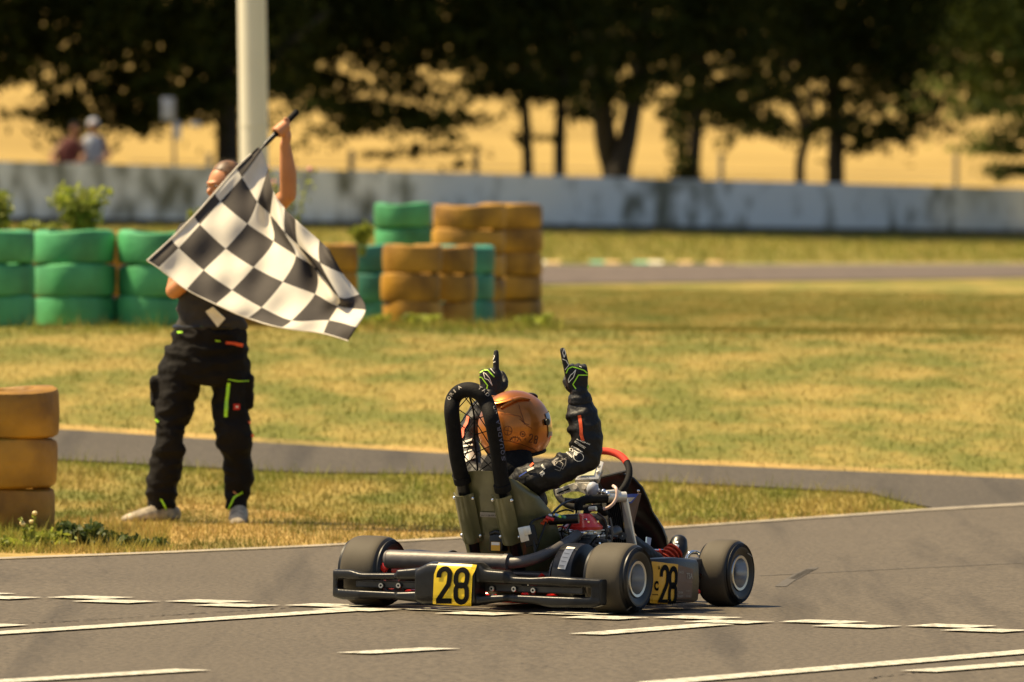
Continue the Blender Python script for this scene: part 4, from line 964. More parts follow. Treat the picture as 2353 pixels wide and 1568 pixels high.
b = MB(); slab(b, [ky(1425, 1135, .545), ky(1441, 1150, .56), ky(1466, 1278, .60), ky(1442, 1278, .60)], .035); b.build('radiator_side', 'alu', radi, smooth=False, bevel=.004)
b = MB(); b.tube([ky(1392, 1143, .5), ky(1438, 1142, .56)], .022, 14); b.tube([ky(1388, 1132, .49), ky(1412, 1130, .52)], .009, 10); b.tube([ky(1418, 1128, .53), ky(1418, 1140, .53)], .014, 10); b.build('radiator_tank', 'alu', radi)
for (u, v) in ((1387, 1131), (1388, 1147), (1385, 1141), (1396, 1136), (1431, 1232), (1398, 1214)):
    b = MB(); p = ky(u, v, .49); b.ell(p, (.012, .012, .013), n=10, k=6); b.build('fitting', 'chrome', radi)
b = MB(); b.tube([ky(1431, 1232, .48), ky(1431, 1232, .53)], .016, 14); b.tube([ky(1396, 1226, .50), ky(1430, 1229, .52)], .007, 8); b.build('radiator_mount', 'dkmetal', radi)
b = MB(); slab(b, [ky(1428, 1140, .62), ky(1474, 1134, .72), ky(1455, 1212, .70), ky(1448, 1212, .66)], .008); b.build('radiator_shroud', 'brown', radi, smooth=False)
b = MB(); slab(b, [ky(1430, 1136, .60), ky(1468, 1135, .70), ky(1452, 1156, .66), ky(1436, 1158, .60)], .01); b.build('shroud_top', 'blue', radi, smooth=False)
b = MB(); slab(b, [ky(1433, 1144, .592), ky(1459, 1143, .66), ky(1450, 1153, .65), ky(1434, 1155, .592)], .003); b.build('sticker', 'silencer_tape', radi, smooth=False)
b = MB(); b.tube([ky(1357, 1138, .40), ky(1363, 1158, .40), ky(1376, 1169, .40), ky(1392, 1169, .41), ky(1408, 1159, .41), ky(1417, 1142, .42), ky(1416, 1124, .43), ky(1409, 1117, .45)], .0068, 10, smooth=6); b.build('clear_hose', 'hose', radi)

# steering wheel, column, lap timer, bracket
sw_c = ky(1362, 1102, .73); tiltS = Euler((rad(-42), 0, rad(4))).to_matrix()      # plane normal faces back and up
def swp(a, r=.16): q = Vector((r*math.cos(a), 0, r*math.sin(a)*.98)); return sw_c+tiltS @ q
b = MB(); ring = [swp(2*math.pi*i/48) for i in range(48)]; b.tube(ring, .0145, 12, closed=True); sw = b.build('steering_wheel', 'black_soft', kart)
b = MB(); b.tube([swp(rad(38+i*9)) for i in range(11)], .0156, 12); b.build('red_grip', 'redcloth', sw)
b = MB()
for a in (20, 160, 270): b.tube([sw_c, swp(rad(a), .15)], .007, 8)
b.tube([sw_c+Vector((0, 0, -.01)), sw_c+tiltS @ Vector((0, .1, 0))], .025, 16); b.build('spokes', 'dkmetal', sw)
b = MB(); b.tube([sw_c, Vector((0, 1.05, .12))], .0115, 10); b.build('steering_column', 'dkmetal', kart)
dq = [ky(1320, 1103, .60), ky(1376, 1101, .64), ky(1388, 1062, .70), ky(1362, 1052, .70), ky(1340, 1078, .64)]
nn = (dq[1]-dq[0]).cross(dq[3]-dq[0]).normalized(); nn = nn if nn.y > 0 else -nn
b = MB(); vs = dq+[q+nn*.03 for q in dq]; b.add(vs, [(0, 1, 2, 3, 4), (9, 8, 7, 6, 5)]+[(i, (i+1) % 5, 5+(i+1) % 5, 5+i) for i in range(5)]); lt = b.build('lap_timer', 'alu', kart, bevel=.004)
def flat(name, pix, Yf, mn, par):
    b = MB(); b.add(pix, [tuple(range(len(pix)))]); return b.build(name, mn, par, smooth=False)
lb = bvh_of(lt)
pxdecal('screen', [[(1329, 1094), (1365, 1093), (1372, 1066), (1357, 1062), (1344, 1078)]], 'screen', lt, MK, lb, .002)
pxdecal('screen_text', shape(text2('UNIPRO'), 26, -4.5, 1327, 1100), 'ink', lt, MK, lb, .002)
for (u, v) in ((1376, 1072), (1374, 1085)):
    p = ky(u, v, .655); b = MB(); b.ell(p, (.008, .008, .008), n=10, k=6); b.build('button', 'white', lt)
b = MB(); c = ky(1352, 1112, .66); b.box(c, (.09, .05, .03)); b.build('timer_mount', 'black', lt, bevel=.004)
bq = [(1275, 1126), (1296, 1118), (1318, 1110), (1350, 1108), (1372, 1112), (1372, 1135), (1350, 1138), (1330, 1130), (1312, 1130), (1277, 1141)]
q3 = [ky(u, v, .46) for u, v in bq]; b = MB(); n_ = len(q3)
b.add(q3+[q+Vector((0, .012, 0)) for q in q3], [tuple(range(n_))[::-1], tuple(range(n_, 2*n_))]+[(i, (i+1) % n_, n_+(i+1) % n_, n_+i) for i in range(n_)]); br = b.build('intake_bracket', 'alu', kart, bevel=.002, smooth=False)
b = MB(); q4 = [ky(u, v, .457) for u, v in ((1279, 1133), (1307, 1122), (1309, 1125), (1280, 1136))]; b.add(q4, [(0, 1, 2, 3)]); b.build('slot', 'ink', br, smooth=False)
for (u, v, r_) in ((1322, 1119, .0105), (1343, 1119, .0105), (1352, 1116, .006), (1357, 1113, .006)):
    p = ky(u, v, .458); b = MB(); b.tube([p+Vector((0, .004, 0)), p+Vector((0, -.006, 0))], r_, 14); b.build('bolt', 'silencer_tape', br)
b = MB(); b.ell(ky(1362, 1124, .45), (.026, .026, .030), n=16, k=10); b.tube([ky(1362, 1124, .45), ky(1378, 1128, .45)], [.022, .006], 12); b.build('breather_cap', 'greysign', br)
b = MB(); b.tube([ky(1296, 1150, .40), ky(1345, 1155, .46)], .012, 8); b.build('link_rod', 'black', br)
b = MB(); b.tube([kx(1262, 1196, .2), kx(1330, 1192, .32)], .020, 12); b.build('airbox_tube', 'black', kart)
b = MB(); b.tube([(-.24, .32, .18), (-.24, .5, .2)], .07, 20); b.build('airbox', 'black', kart)
b = MB(); b.box((0, .62, .11), (.2, .22, .14)); b.build('fuel_tank', 'silencer_tape', kart, bevel=.03)

# front panel (number board) seen from behind
rows_ = [((1352, 1100), (1430, 1089), .84), ((1350, 1112), (1455, 1100), .88), ((1356, 1130), (1476, 1122), .92), ((1372, 1155), (1490, 1152), .96), ((1400, 1180), (1498, 1176), 1.0), ((1432, 1200), (1511, 1197), 1.04), ((1452, 1216), (1522, 1216), 1.07), ((1468, 1238), (1530, 1238), 1.09), ((1480, 1262), (1534, 1264), 1.11), ((1484, 1280), (1536, 1284), 1.12)]
vs = []; k = 13
for q in (0, 1):
    for (a, c, Y) in rows_:
        A3, C3 = ky(*a, Y-.02), ky(*c, Y-.03)
        for j in range(k):
            t = -1+2*j/(k-1); p = A3*(1-t)/2+C3*(1+t)/2+Vector((0, .075, .006))*(1-abs(t)**2.4)
            vs.append(p+Vector((0, .008, .004))*q)
R_ = len(rows_); fs = []; n1 = R_*k
for q in (0, 1): fs += [(q*n1+i*k+j, q*n1+i*k+j+1, q*n1+(i+1)*k+j+1, q*n1+(i+1)*k+j) for i in range(R_-1) for j in range(k-1)]
fs += [(j, j+1, n1+j+1, n1+j) for j in range(k-1)]+[((R_-1)*k+j, (R_-1)*k+j+1, n1+(R_-1)*k+j+1, n1+(R_-1)*k+j) for j in range(k-1)]
fs += [(i*k+e_, (i+1)*k+e_, n1+(i+1)*k+e_, n1+i*k+e_) for i in range(R_-1) for e_ in (0, k-1)]
b = MB(); b.add(vs, fs); fp = b.build('front_panel', 'black', kart)
b = MB(); b.ell(ky(1467, 1128, .88), (.007, .007, .007), n=10, k=6); b.build('bolt', 'chrome', fp)
b = MB()       # nose
for (y0, z0__, hw, hz) in ():
    pass
b.tube([(-.46, 1.17, .11), (-.40, 1.26, .11), (-.2, 1.31, .115), (0, 1.32, .12), (.2, 1.31, .115), (.38, 1.26, .11), (.42, 1.19, .11)], [(.03, .05), (.05, .07), (.055, .075), (.06, .08), (.055, .075), (.05, .065), (.03, .05)], 16, smooth=5); b.build('front_bumper', 'black', kart)
# side pods
for s in (1, -1):
    b = MB(); zb = [.035, .045, .215, .232]
    xo = .645; ya, yb = .175, .665
    sec = lambda y, xo_: [(.44, y, .05), (xo_-.02, y, .032), (xo_-.002, y, .045), (xo_+.002, y, .12), (xo_-.002, y, .205), (xo_-.012, y, .222), (.57, y, .222), (.46, y, .17)]
    st_ = [(ya, xo-.05), (ya+.02, xo-.015), (ya+.05, xo), (.40, xo), (.60, xo-.012), (yb-.03, xo-.03), (yb, xo-.06)]
    vs = []
    for (y, x_) in st_: vs += [(s*p[0], p[1], p[2]*(.93 if y > .58 else 1)) for p in sec(y, x_)]
    k = 8; n = len(st_); b.add(vs, [(i*k+j, i*k+(j+1) % k, (i+1)*k+(j+1) % k, (i+1)*k+j) for i in range(n-1) for j in range(k)]+[tuple(range(k)), tuple((n-1)*k+j for j in range(k))])
    sp = b.build('side_pod', 'black', kart, bevel=.01)
    if s == 1: pod = sp
pb = bvh_of(pod)
pxdecal('brown_panel', grid((1556, 1298), (1553, 1392), (1592, 1308), (1587, 1390), 5, 10), 'brown', pod, MK, pb, .002)
pxdecal('number_panel', grid((1497, 1291), (1493, 1392), (1557, 1297), (1551, 1396), 10, 14), 'yellow_d', pod, MK, pb, .003)
def warp(polys, u0, v0, wu, hv, slant=.0): return [[(u0+x*wu-slant*(1-y)*10, v0-y*hv) for x, y in p] for p in polys]
pxdecal('race_number', warp(dense(shape(d2(), 1/.44, 1, 0, 0)), 1516, 1390, 21, 92, .45), 'ink', pod, MK, pb, .0045)
pxdecal('race_number', warp(dense(shape(d8(), 1/.46, 1, 0, 0)), 1536, 1393, 20, 92, .35), 'ink', pod, MK, pb, .0045)
pxdecal('lettering', warp(text2('www.', .02), 1498, 1368, 14, 4)+warp(text2('A', .03), 1511, 1309, 4, 9)+warp(text2('C', .06), 1502, 1356, 10, 20), 'ink', pod, MK, pb, .0045)
pxdecal('lettering', warp(text2('TSA', .03), 1576, 1330, 14, 13)+warp(text2('RACE', .02), 1558, 1318, 11, 6)+warp(text2('TEAM', .02), 1556, 1364, 11, 5)+warp(text2('KART', .02), 1556, 1373, 12, 5)+warp(text2('SPORT', .0), 1575, 1360, 9, 4)+warp(text2('RACING', 0), 1575, 1372, 9, 4), 'greyprint', pod, MK, pb, .0035)
# tyre sidewall marks
for wo_, marks in ((wFR, [((1717, 1271), (1728, 1279)), ((1692, 1368), (1697, 1374))]), (wRR, [((1440, 1402), (1451, 1394))])):
    bv = bvh_of(wo_)
    for a, c in marks: pxdecal('sidewall_mark', stroke([a, c], 2.2, step=3), 'greyprint', wo_, MK, bv, .002)
# front hardware
b = MB(); b.tube([kx(1574, 1302, .42), kx(1578, 1284, .42), kx(1586, 1271, .43), kx(1600, 1270, .44), kx(1608, 1277, .44), kx(1604, 1290, .44), kx(1594, 1303, .44)], .0085, 10, smooth=5); b.build('bumper_hoop', 'chrome', kart)
b = MB(); b.tube([kx(1484, 1263, .30), kx(1532, 1266, .30)], .0055, 8); b.tube([kx(1552, 1315, .38), kx(1578, 1290, .40)], .007, 8); b.tube([kx(1610, 1322, .50), kx(1619, 1322, .50)], .009, 8); b.build('tie_rod', 'chrome', kart)
b = MB(); slab(b, [kx(1487, 1234, .22), kx(1497, 1237, .22), kx(1493, 1266, .22), kx(1485, 1262, .22)], .006); b.build('pale_plate', 'skyblue', kart, smooth=False)
b = MB(); b.tube([(.16, .95, .08), (.16, 1.02, .22)], .008, 8); b.tube([(.10, 1.02, .22), (.22, 1.02, .22)], .008, 8); b.tube([(-.16, .95, .08), (-.16, 1.02, .22), (-.10, 1.02, .22)], .008, 8); b.build('pedals', 'chrome', kart)
b = MB(); b.box(kx(1592, 1310, .44), (.10, .12, .10)); b.box((.40, .84, .10), (.06, .14, .06)); b.build('brake_caliper', 'dkmetal', kart, bevel=.01)
for (u, v, s_) in ((1496, 1272, .014), (1502, 1269, .012), (1514, 1268, .012), (1490, 1270, .01)):
    b = MB(); b.ell(kx(u, v, .30), (s_, s_, s_), n=10, k=6); b.build('red_fitting', 'redcloth', kart)
b = MB(); p = ky(884, 1304, -.10); b.box(p, (.03, .02, .035), Euler((0, rad(35), 0)).to_matrix()); b.box(p+Vector((.08, 0, -.01)), (.09, .02, .022)); b.build('brake_bracket', 'red', kart, bevel=.003)

# ------------------------------------------------------------ driver
def hand(b, MW, curls, side=1, sc=1.0, thumb=(.5, .2), r=.0105, ix=.031, isp=.09):
    """wrist at origin, fingers along +Z, back of the hand towards +Y, thumb on +X*side"""
    def p(x, y, z): return MW @ Vector((x*side*sc, y*sc, z*sc))
    b.tube([p(0, 0, -.03), p(0, .0, .0), p(.002, .0, .03), p(.0, .0, .07), p(-.002, 0, .088)], [(.028*sc, .023*sc), (.028*sc, .022*sc), (.038*sc, .021*sc), (.042*sc, .019*sc), (.038*sc, .014*sc)], 14, smooth=3, up=(MW.to_3x3() @ Vector((0, 1, 0))), roundcap=True)
    for i, (x0, ln, cu) in enumerate(zip((ix, .011, -.010, -.029), (.078, .086, .080, .062), curls)):
        pos = Vector((x0, .0, .082)); a = 0; sp = (isp, .02, -.05, -.12)[i]*(1-cu*.6); pts = [pos.copy()+Vector((0, 0, -.02)), pos.copy()]; segs = (ln*.48, ln*.30, ln*.22)
        for j, s in enumerate(segs):
            a += cu*(1.45, 1.65, 1.1)[j]; d = Vector((math.sin(sp)*math.cos(a), -math.sin(a), math.cos(a))); pos = pos+d*s; pts.append(pos.copy())
        rr = [r, r*1.02, r*.96, r*.9, r*.78]
        b.tube([p(*q) for q in pts], [q*sc for q in rr], 10, smooth=2, roundcap=True)
    t0 = Vector((.026, -.006, .018)); t1 = t0+Vector((.028*thumb[0]*2, -.012, .026)); t2 = t1+Vector((.016*thumb[0]*2-.03*thumb[1], -.014*thumb[1]*2, .024)); t3 = t2+Vector((.006-.03*thumb[1], -.014*thumb[1], .018))
    b.tube([p(*q) for q in (t0, t1, t2, t3)], [r*1.35*sc, r*1.25*sc, r*1.08*sc, r*.85*sc], 10, smooth=2, roundcap=True)
def frame(o, z, y):
    z = Vector(z).normalized(); y = Vector(y); y = (y-z*y.dot(z)).normalized(); x = y.cross(z)
    m_ = Matrix((x, y, z)).transposed().to_4x4(); m_.translation = o; return m_
shR = kx(1236, 1098, .165); elR = kx(1349, 1050, .32); wrR = kx(1334, 930, .285)
shL = kx(1078, 1092, -.17); elL = kx(1072, 1012, -.24); wrL = kx(1122, 916, -.20)
b = MB()
b.tube([(-.005, .24, .13), (-.005, .20, .22), (-.005, .15, .34), (-.005, .115, .44), (-.005, .105, .52), (-.005, .10, .58), (0, .12, .66)], [(.15, .11), (.15, .11), (.155, .11), (.175, .105), (.165, .085), (.085, .075), (.06, .06)], 22, smooth=4, up=(0, 1, 0), roundcap=True)
b.tube([Vector((.03, .10, .52)), shR, shR*.5+elR*.5+Vector((0, 0, -.008)), elR], [.075, .066, .058, .054], 16, smooth=4, roundcap=True)
b.tube([elR, elR*.5+wrR*.5+Vector((.012, 0, 0)), wrR*.85+elR*.15, wrR], [.060, .066, .060, .050], 16, smooth=4, roundcap=True)
b.tube([Vector((-.03, .10, .52)), shL, shL*.5+elL*.5, elL], [.075, .064, .055, .050], 16, smooth=4, roundcap=True)
b.tube([elL, elL*.5+wrL*.5, wrL], [.050, .052, .040], 16, smooth=4, roundcap=True)
for t in (.28, .55, .8):     # folds of the sleeves
    q = elR+(wrR-elR)*t; d = (wrR-elR).normalized(); b.tube([q-d*.008, q+d*.008], .067, 14)
    q = shR+(elR-shR)*t; d = (elR-shR).normalized(); b.tube([q-d*.010, q+d*.006], .062, 14)
for s in (-1, 1):
    hip = Vector((s*.09, .24, .15)); kn = Vector((s*.17, .52, .33)); an = Vector((s*.20, .87, .14)) if s < 0 else kx(1520, 1305, .31)
    b.tube([hip, hip*.5+kn*.5+Vector((0, 0, .02)), kn], [.085, .078, .062], 14, smooth=3, roundcap=True); b.tube([kn, kn*.5+an*.5+Vector((0, 0, .01)), an], [.062, .055, .042], 14, smooth=3, roundcap=True)
driver = b.build('person', 'suit', None, wr=(.0042, 12), remesh=.007, sms=3); driver.matrix_world = MK
tag(driver, 'kart driver in black race suit, seen from behind, raising both index fingers', 'person')
db = bvh_of(driver)
b = MB(); b.tube([(0, .11, .575), (0, .12, .62)], [(.125, .105), (.10, .09)], 24, up=(0, 1, 0), roundcap=True); b.build('neck_brace', 'black_soft', driver)
# boots
bt = MB(); f0 = kx(1540, 1300, .315); f1 = kx(1556, 1262, .315); f2 = kx(1560, 1246, .315)
bt.tube([f0+Vector((0, -.01, -.02)), f0*.5+f1*.5, f1, f2], [(.040, .045), (.044, .045), (.046, .04), (.038, .032)], 16, smooth=4, roundcap=True); boot = bt.build('boot', 'chrome' if False else 'black', driver, sms=1)
bbv = bvh_of(boot)
for (a, c, w_) in (((1548, 1262), (1562, 1268), 5), ((1550, 1254), (1560, 1256), 6), ((1552, 1246), (1558, 1247), 4)): pxdecal('boot_print', stroke([a, c], w_, step=4), 'rim', boot, MK, bbv, .002)
for k in range(6): 
    0 and pxdecal('orange_stripe', stroke([(1516+k*3.4, 1296-k*4.6), (1526+k*3.6, 1301-k*4.6), (1538+k*3.0, 1296-k*4.6)], 3.4, step=3), 'redcloth', boot, MK, BVHTree.FromPolygons(*(lambda o1, o2: ([v.co.copy() for v in o1.data.vertices]+[v.co.copy() for v in o2.data.vertices], [tuple(p.vertices) for p in o1.data.polygons]+[tuple(i+len(o1.data.vertices) for i in p.vertices) for p in o2.data.polygons]))(boot, driver)), .004)
a0_, a1_ = kx(1516, 1303, .30), kx(1549, 1268, .325)
for k in range(6):
    q = a0_+(a1_-a0_)*(k/5.); d_ = (a1_-a0_).normalized(); bt = MB(); bt.tube([q-d_*.004, q+d_*.004], .046-.0012*k, 18); bt.build('orange_band', 'rustcloth', boot)
bt = MB(); an = Vector((-.20, .87, .14)); bt.tube([an, an+Vector((0, .06, -.06)), an+Vector((0, .12, .06)), an+Vector((0, .14, .12))], [.042, .045, .042, .03], 14, smooth=4, roundcap=True); bt.build('boot', 'black', driver)
# helmet
hc = ky(1179, 983, .155); hyaw = rad(-17)
Rh = Matrix.Rotation(hyaw, 3, 'Z') @ Matrix.Rotation(rad(8), 3, 'X')
def hshape(th, ph):     # th from top, ph: 0 = forward(+Y)
    x = math.sin(th)*math.sin(ph); y = math.sin(th)*math.cos(ph); z = math.cos(th)
    X = .128*x; Y = (.172 if y > 0 else .152)*y; Z = .148*z if z > 0 else .150*z
    if z < 0:     # lower part: chin bar forward, nape cut
        Y += .02*max(0, y)*(-z)*2; X *= 1-.16*(-z)**2
    return Vector((X, Y, Z))*1.035
b = MB(); nT, nP = 44, 64; vs = []; zmin = lambda ph: -.098-.035*max(0, math.cos(ph))
for i in range(nT+1):
    for j in range(nP):
        ph = 2*math.pi*j/nP; th = math.radians(137)*i/nT; q = hshape(th, ph); vs.append(hc+Rh @ q)
fs = [(i*nP+j, i*nP+(j+1) % nP, (i+1)*nP+(j+1) % nP, (i+1)*nP+j) for i in range(nT) for j in range(nP)]
o2 = len(vs)
for j in range(nP): vs.append(hc+Rh @ (hshape(math.radians(137), 2*math.pi*j/nP)*.86+Vector((0, 0, .012))))
fs += [(nT*nP+j, nT*nP+(j+1) % nP, o2+(j+1) % nP, o2+j) for j in range(nP)]+[tuple(o2+j for j in range(nP))]
b.add(vs, fs); helm = b.build('helmet', 'helmet', driver, weld=True)
hbv = bvh_of(helm)
b = MB(); vs = []; n_, m_ = 20, 8          # visor
for i in range(m_+1):
    for j in range(n_+1):
        ph = rad(-62+124*j/n_); th = rad(72+38*i/m_); vs.append(hc+Rh @ (hshape(th, ph)*1.022))
b.add(vs, [(i*(n_+1)+j, i*(n_+1)+j+1, (i+1)*(n_+1)+j+1, (i+1)*(n_+1)+j) for i in range(m_) for j in range(n_)]); vis = b.build('visor', 'visor', helm)
for s in (-1, 1):
    b = MB(); p = hc+Rh @ (hshape(rad(84), rad(66*s))*1.01); d = Rh @ Vector((s, .2, 0)); b.tube([p, p+d*.010], .014, 16); b.build('visor_pivot', 'black', vis)
b = MB()
for s in (-1, 1):
    pts = [hc+Rh @ (hshape(rad(t), rad(s*a))*1.03) for t, a in ((42, 80), (36, 105), (40, 130), (50, 150))]
    b.tube(pts, [(.006, .004), (.013, .009), (.014, .010), (.008, .005)], 12, smooth=5, roundcap=True)
b.build('aero_fin', 'helmet', helm)
b = MB(); vs = []     # rear spoiler
pts = [hc+Rh @ (hshape(rad(36+6*math.cos(rad(a*1.6))), rad(180+a))*1.045) for a in range(-60, 61, 10)]; b.tube(pts, [(.008, .004)]+[(.020, .007)]*11+[(.008, .004)], 10, smooth=3, up=(0, 0, 1)); b.build('rear_spoiler', 'helmet', helm)
b = MB(); p = hc+Rh @ (hshape(rad(42), rad(4))*1.01); b.ell(p, (.03, .02, .010), R=Rh @ Matrix.Rotation(rad(-42), 3, 'X'), n=14, k=8); b.build('top_vent', 'black', helm)
b = MB(); ring = [hc+Rh @ (hshape(rad(136), 2*math.pi*j/48)*1.006) for j in range(48)]; b.tube(ring, .009, 8, closed=True); b.build('neck_trim', 'black_soft', helm)
def circ(cx, cy, rx, ry, n=20): return [(cx+rx*math.cos(2*math.pi*i/n), cy+ry*math.sin(2*math.pi*i/n)) for i in range(n)]
gear = []
gear += stroke(circ(1167, 990, 9.5, 10.5), 1.3, closed=True)+stroke([(1158, 988), (1176, 992)], 1.2, step=4)+stroke([(1168, 980), (1166, 1000)], 1.2, step=4)
gear += stroke(arc(1184, 1016, 12, 11, 185, 345, 14), 1.5)+stroke([(1184, 1005), (1183, 1016)], 1.2, step=3)+stroke([(1193, 1008), (1187, 1016)], 1.1, step=3)+stroke([(1175, 1008), (1180, 1015)], 1.1, step=3)
for k in range(9):
    a_ = rad(190+k*20); gear += stroke([(1184+12*math.cos(a_), 1016+11*math.sin(a_)), (1184+14.5*math.cos(a_), 1016+13.5*math.sin(a_))], 1.6)
gear += stroke(circ(1201, 998, 5.5, 6, 14), 1.5, closed=True)+stroke(circ(1201, 998, 1.6, 1.8, 8), 1.6, closed=True)
gear += stroke(circ(1207, 1010, 1.8, 2, 8), .8, closed=True)
pxdecal('gear_artwork', gear, 'helmline', helm, MK, hbv, .0012)
nr = rad(14)
pxdecal('race_number', shape(d2(.5, .12), 16, -21, 1214, 1017, nr*.6)+shape(d8(.5, .12), 16, -20, 1226, 1020, nr*.6), 'helmline', helm, MK, hbv, .0012)
for l_ in ([(1148, 1012), (1170, 1014), (1200, 1022), (1225, 1032), (1243, 1044)], [(1150, 950), (1180, 954), (1195, 957), (1206, 975)], [(1194, 963), (1204, 972), (1216, 977)], [(1192, 930), (1198, 950), (1206, 975), (1222, 985)]):
    pxdecal('pinstripe', stroke(l_, 1.1, step=3), 'helmline', helm, MK, hbv, .001)
# gloves
back = _kR @ Vector((0, -1, 0.05))
tipR = kx(1299, 806, .255); gb = MB()
hR = kx(1331, 903, .285); mR = frame(hR, kx(1325, 860, .28)-hR, back); mR3 = mR
hand(gb, mR, (0.03, .92, .95, .98), side=1, sc=1.16, thumb=(.25, 1.0), r=.0118)
gb2 = MB(); glR = None
# image left is towards the body: the right hand's index finger is the one nearest the head
gb.tube([hR+(wrR-hR)*.0, hR+(wrR-hR)*.3, hR+(wrR-hR)*.7, wrR], [.038, .048, .052, .044], 16, smooth=3, roundcap=True)
glR = gb.build('glove', 'glove', driver, remesh=.0032, sms=2)
hL = kx(1126, 912, -.20); gb = MB(); mL = frame(hL, kx(1128, 862, -.20)-hL, back)
hand(gb, mL, (0.03, .92, .95, .98), side=-1, sc=1.16, thumb=(.42, .5), r=.0118, ix=.018, isp=-.03)
gb.tube([hL+(wrL-hL)*.1, wrL], [.034, .038], 16, smooth=3, roundcap=True); glL = gb.build('glove', 'glove', driver, remesh=.0032, sms=2)
gR, gL = bvh_of(glR), bvh_of(glL)
cv = lambda L: [(1062.7+a*.13427, 787+b_*.13427) for a, b_ in L]
for nm, mn, w_, lines, bv, par in (
    ('lime_piping', 'lime', 2.6, [[(1775, 530), (1810, 450), (1880, 420), (1960, 440), (2080, 480), (2135, 530)], [(2140, 560), (1985, 560), (1890, 720), (1945, 800)]], gR, glR),
    ('white_print', 'white', 1.7, [[(1820, 690), (1812, 640), (1850, 560), (1890, 530), (1940, 470), (1900, 600), (1850, 650), (1820, 690)], [(1715, 285), (1770, 310), (1815, 390), (1760, 470)], [(1735, 110), (1715, 180), (1740, 260), (1762, 185), (1740, 120)], [(1960, 320), (1950, 380)], [(2000, 410), (2040, 430)]], gR, glR),
    ('lime_piping', 'lime', 2.6, [[(300, 520), (370, 475), (430, 475), (545, 595)], [(275, 590), (330, 600), (430, 740), (415, 795)]], gL, glL),
    ('white_print', 'white', 1.7, [[(355, 515), (385, 620), (440, 640), (510, 740), (460, 610), (400, 540), (360, 515)], [(565, 330), (495, 360), (480, 450), (550, 530)], [(520, 150), (495, 240), (528, 300), (550, 240), (522, 155)], [(420, 425), (465, 390)]], gL, glL)):
    for l_ in lines: pxdecal(nm, stroke(cv(l_), w_, step=2.5), mn, par, MK, bv, .0013)
b = MB(); p = kx(1345, 895, .30); b.box(p, (.014, .02, .04), Euler((0, rad(25), 0)).to_matrix()); b.build('wrist_tab', 'lime', glR, bevel=.003)
# suit lettering on the right sleeve and shoulder
c2 = lambda L: [(1148.9+a*.13191, 947.8+b_*.13191) for a, b_ in L]      # 4.355x crop at 2000,1650
def rtext(body, a, c, h, off=.03):
    a, c = [Vector(q) for q in c2([a, c])]; d = c-a; nn = Vector((d.y, -d.x)).normalized(); return [[tuple(a+d*x+nn*y*h) for x, y in pl] for pl in text2(body, off)]
pxdecal('sleeve_stripe', stroke(c2([(1385, 50), (1405, 180), (1415, 280), (1415, 380), (1450, 500)]), 7.5, step=3), 'orange', driver, MK, db, .003)
pxdecal('sleeve_print', rtext('RACING', (1340, 480), (1560, 570), 3)+rtext('MOTORSPORT', (1300, 520), (1480, 640), 5)+rtext('partner', (1250, 590), (1440, 710), 4.5)+rtext('KVG', (1190, 640), (1330, 760), 8)+rtext('KARTING', (1130, 700), (1250, 800), 4)+stroke(c2(circ(1370, 780, 85, 75)), 1.2, closed=True), 'white', driver, MK, db, .003)
pxdecal('shoulder_print', rtext('E', (940, 930), (1000, 880), 9, .05)+stroke(c2([(930, 850), (1040, 790), (1150, 830), (1140, 920), (1090, 990), (960, 930), (930, 850)]), 1.3, closed=False, step=3)+stroke(c2([(1040, 850), (1100, 900), (1040, 1020), (950, 990)]), 1.2, step=3)+stroke(c2([(900, 860), (1030, 860), (1150, 800)]), 1.1, step=3), 'greyprint', driver, MK, db, .003)
pxdecal('shoulder_print', rtext('KR', (690, 1060), (740, 1120), 9, .06)+rtext('kart', (715, 930), (770, 1000), 5, .04), 'white', driver, MK, db, .003)
for a_, m_ in ((((600, 880), (530, 950)), 'orange'), (((590, 970), (480, 1020)), 'white'), (((470, 1040), (340, 1120)), 'blue')): pxdecal('shoulder_flash', stroke(c2(list(a_)), 4.5 if m_ != 'blue' else 2.5, step=3), m_, driver, MK, db, .004)
c1 = lambda L: [(1005.3+a*.18317, 861.7+b_*.18317) for a, b_ in L]
pxdecal('sleeve_stripe', stroke(c1([(390, 520), (370, 600), (320, 690), (315, 800)]), 6, step=3), 'orange', driver, MK, db, .003)
pxdecal('sleeve_print', stroke(c1([(340, 1060), (460, 1000)]), 15, step=4)+stroke(c1([(330, 850), (440, 810)]), 4, step=3)+stroke(c1([(320, 900), (440, 880)]), 4, step=3)+stroke(c1([(335, 980), (430, 945)]), 3, step=3), 'white', driver, MK, db, .003)

# ------------------------------------------------------------ flag marshal
DM = 55.6
def m3(u, v, dy=0.): return P(u, v, DM+dy)
def rp(px): return px/FPX*DM
feet = m3(455, 1205); feet.z = float(g(feet.x, DM)); MM = Matrix.Translation(feet); 
def ml(u, v, dy=0.): return m3(u, v, dy)-feet
b = MB()     # body: head, neck, torso, arms, legs (one skin)
hd_ = ml(519, 425, -.03)
b.ell(hd_, (.074, .095, .105), R=Matrix.Rotation(rad(-55), 3, 'Z') @ Matrix.Rotation(rad(14), 3, 'X'), n=24, k=16)
Rf = Matrix.Rotation(rad(60), 3, 'Z').inverted()      # face looks to image left and a little to the camera
fd = Vector((-.80, -.58, -.12)).normalized(); fs_ = fd.cross(Vector((0, 0, 1))).normalized()
b.ell(hd_+fd*.035+Vector((0, 0, -.045)), (.055, .06, .062), n=18, k=12)
b.tube([hd_+fd*.085+Vector((0, 0, .0)), hd_+fd*.107+Vector((0, 0, -.022)), hd_+fd*.092+Vector((0, 0, -.036))], [.009, .013, .011], 10, smooth=3, roundcap=True)
b.ell(hd_+fd*.088+Vector((0, 0, -.063)), (.022, .022, .009), n=12, k=8); b.ell(hd_+fd*.072+Vector((0, 0, -.088)), (.026, .026, .02), n=12, k=8)
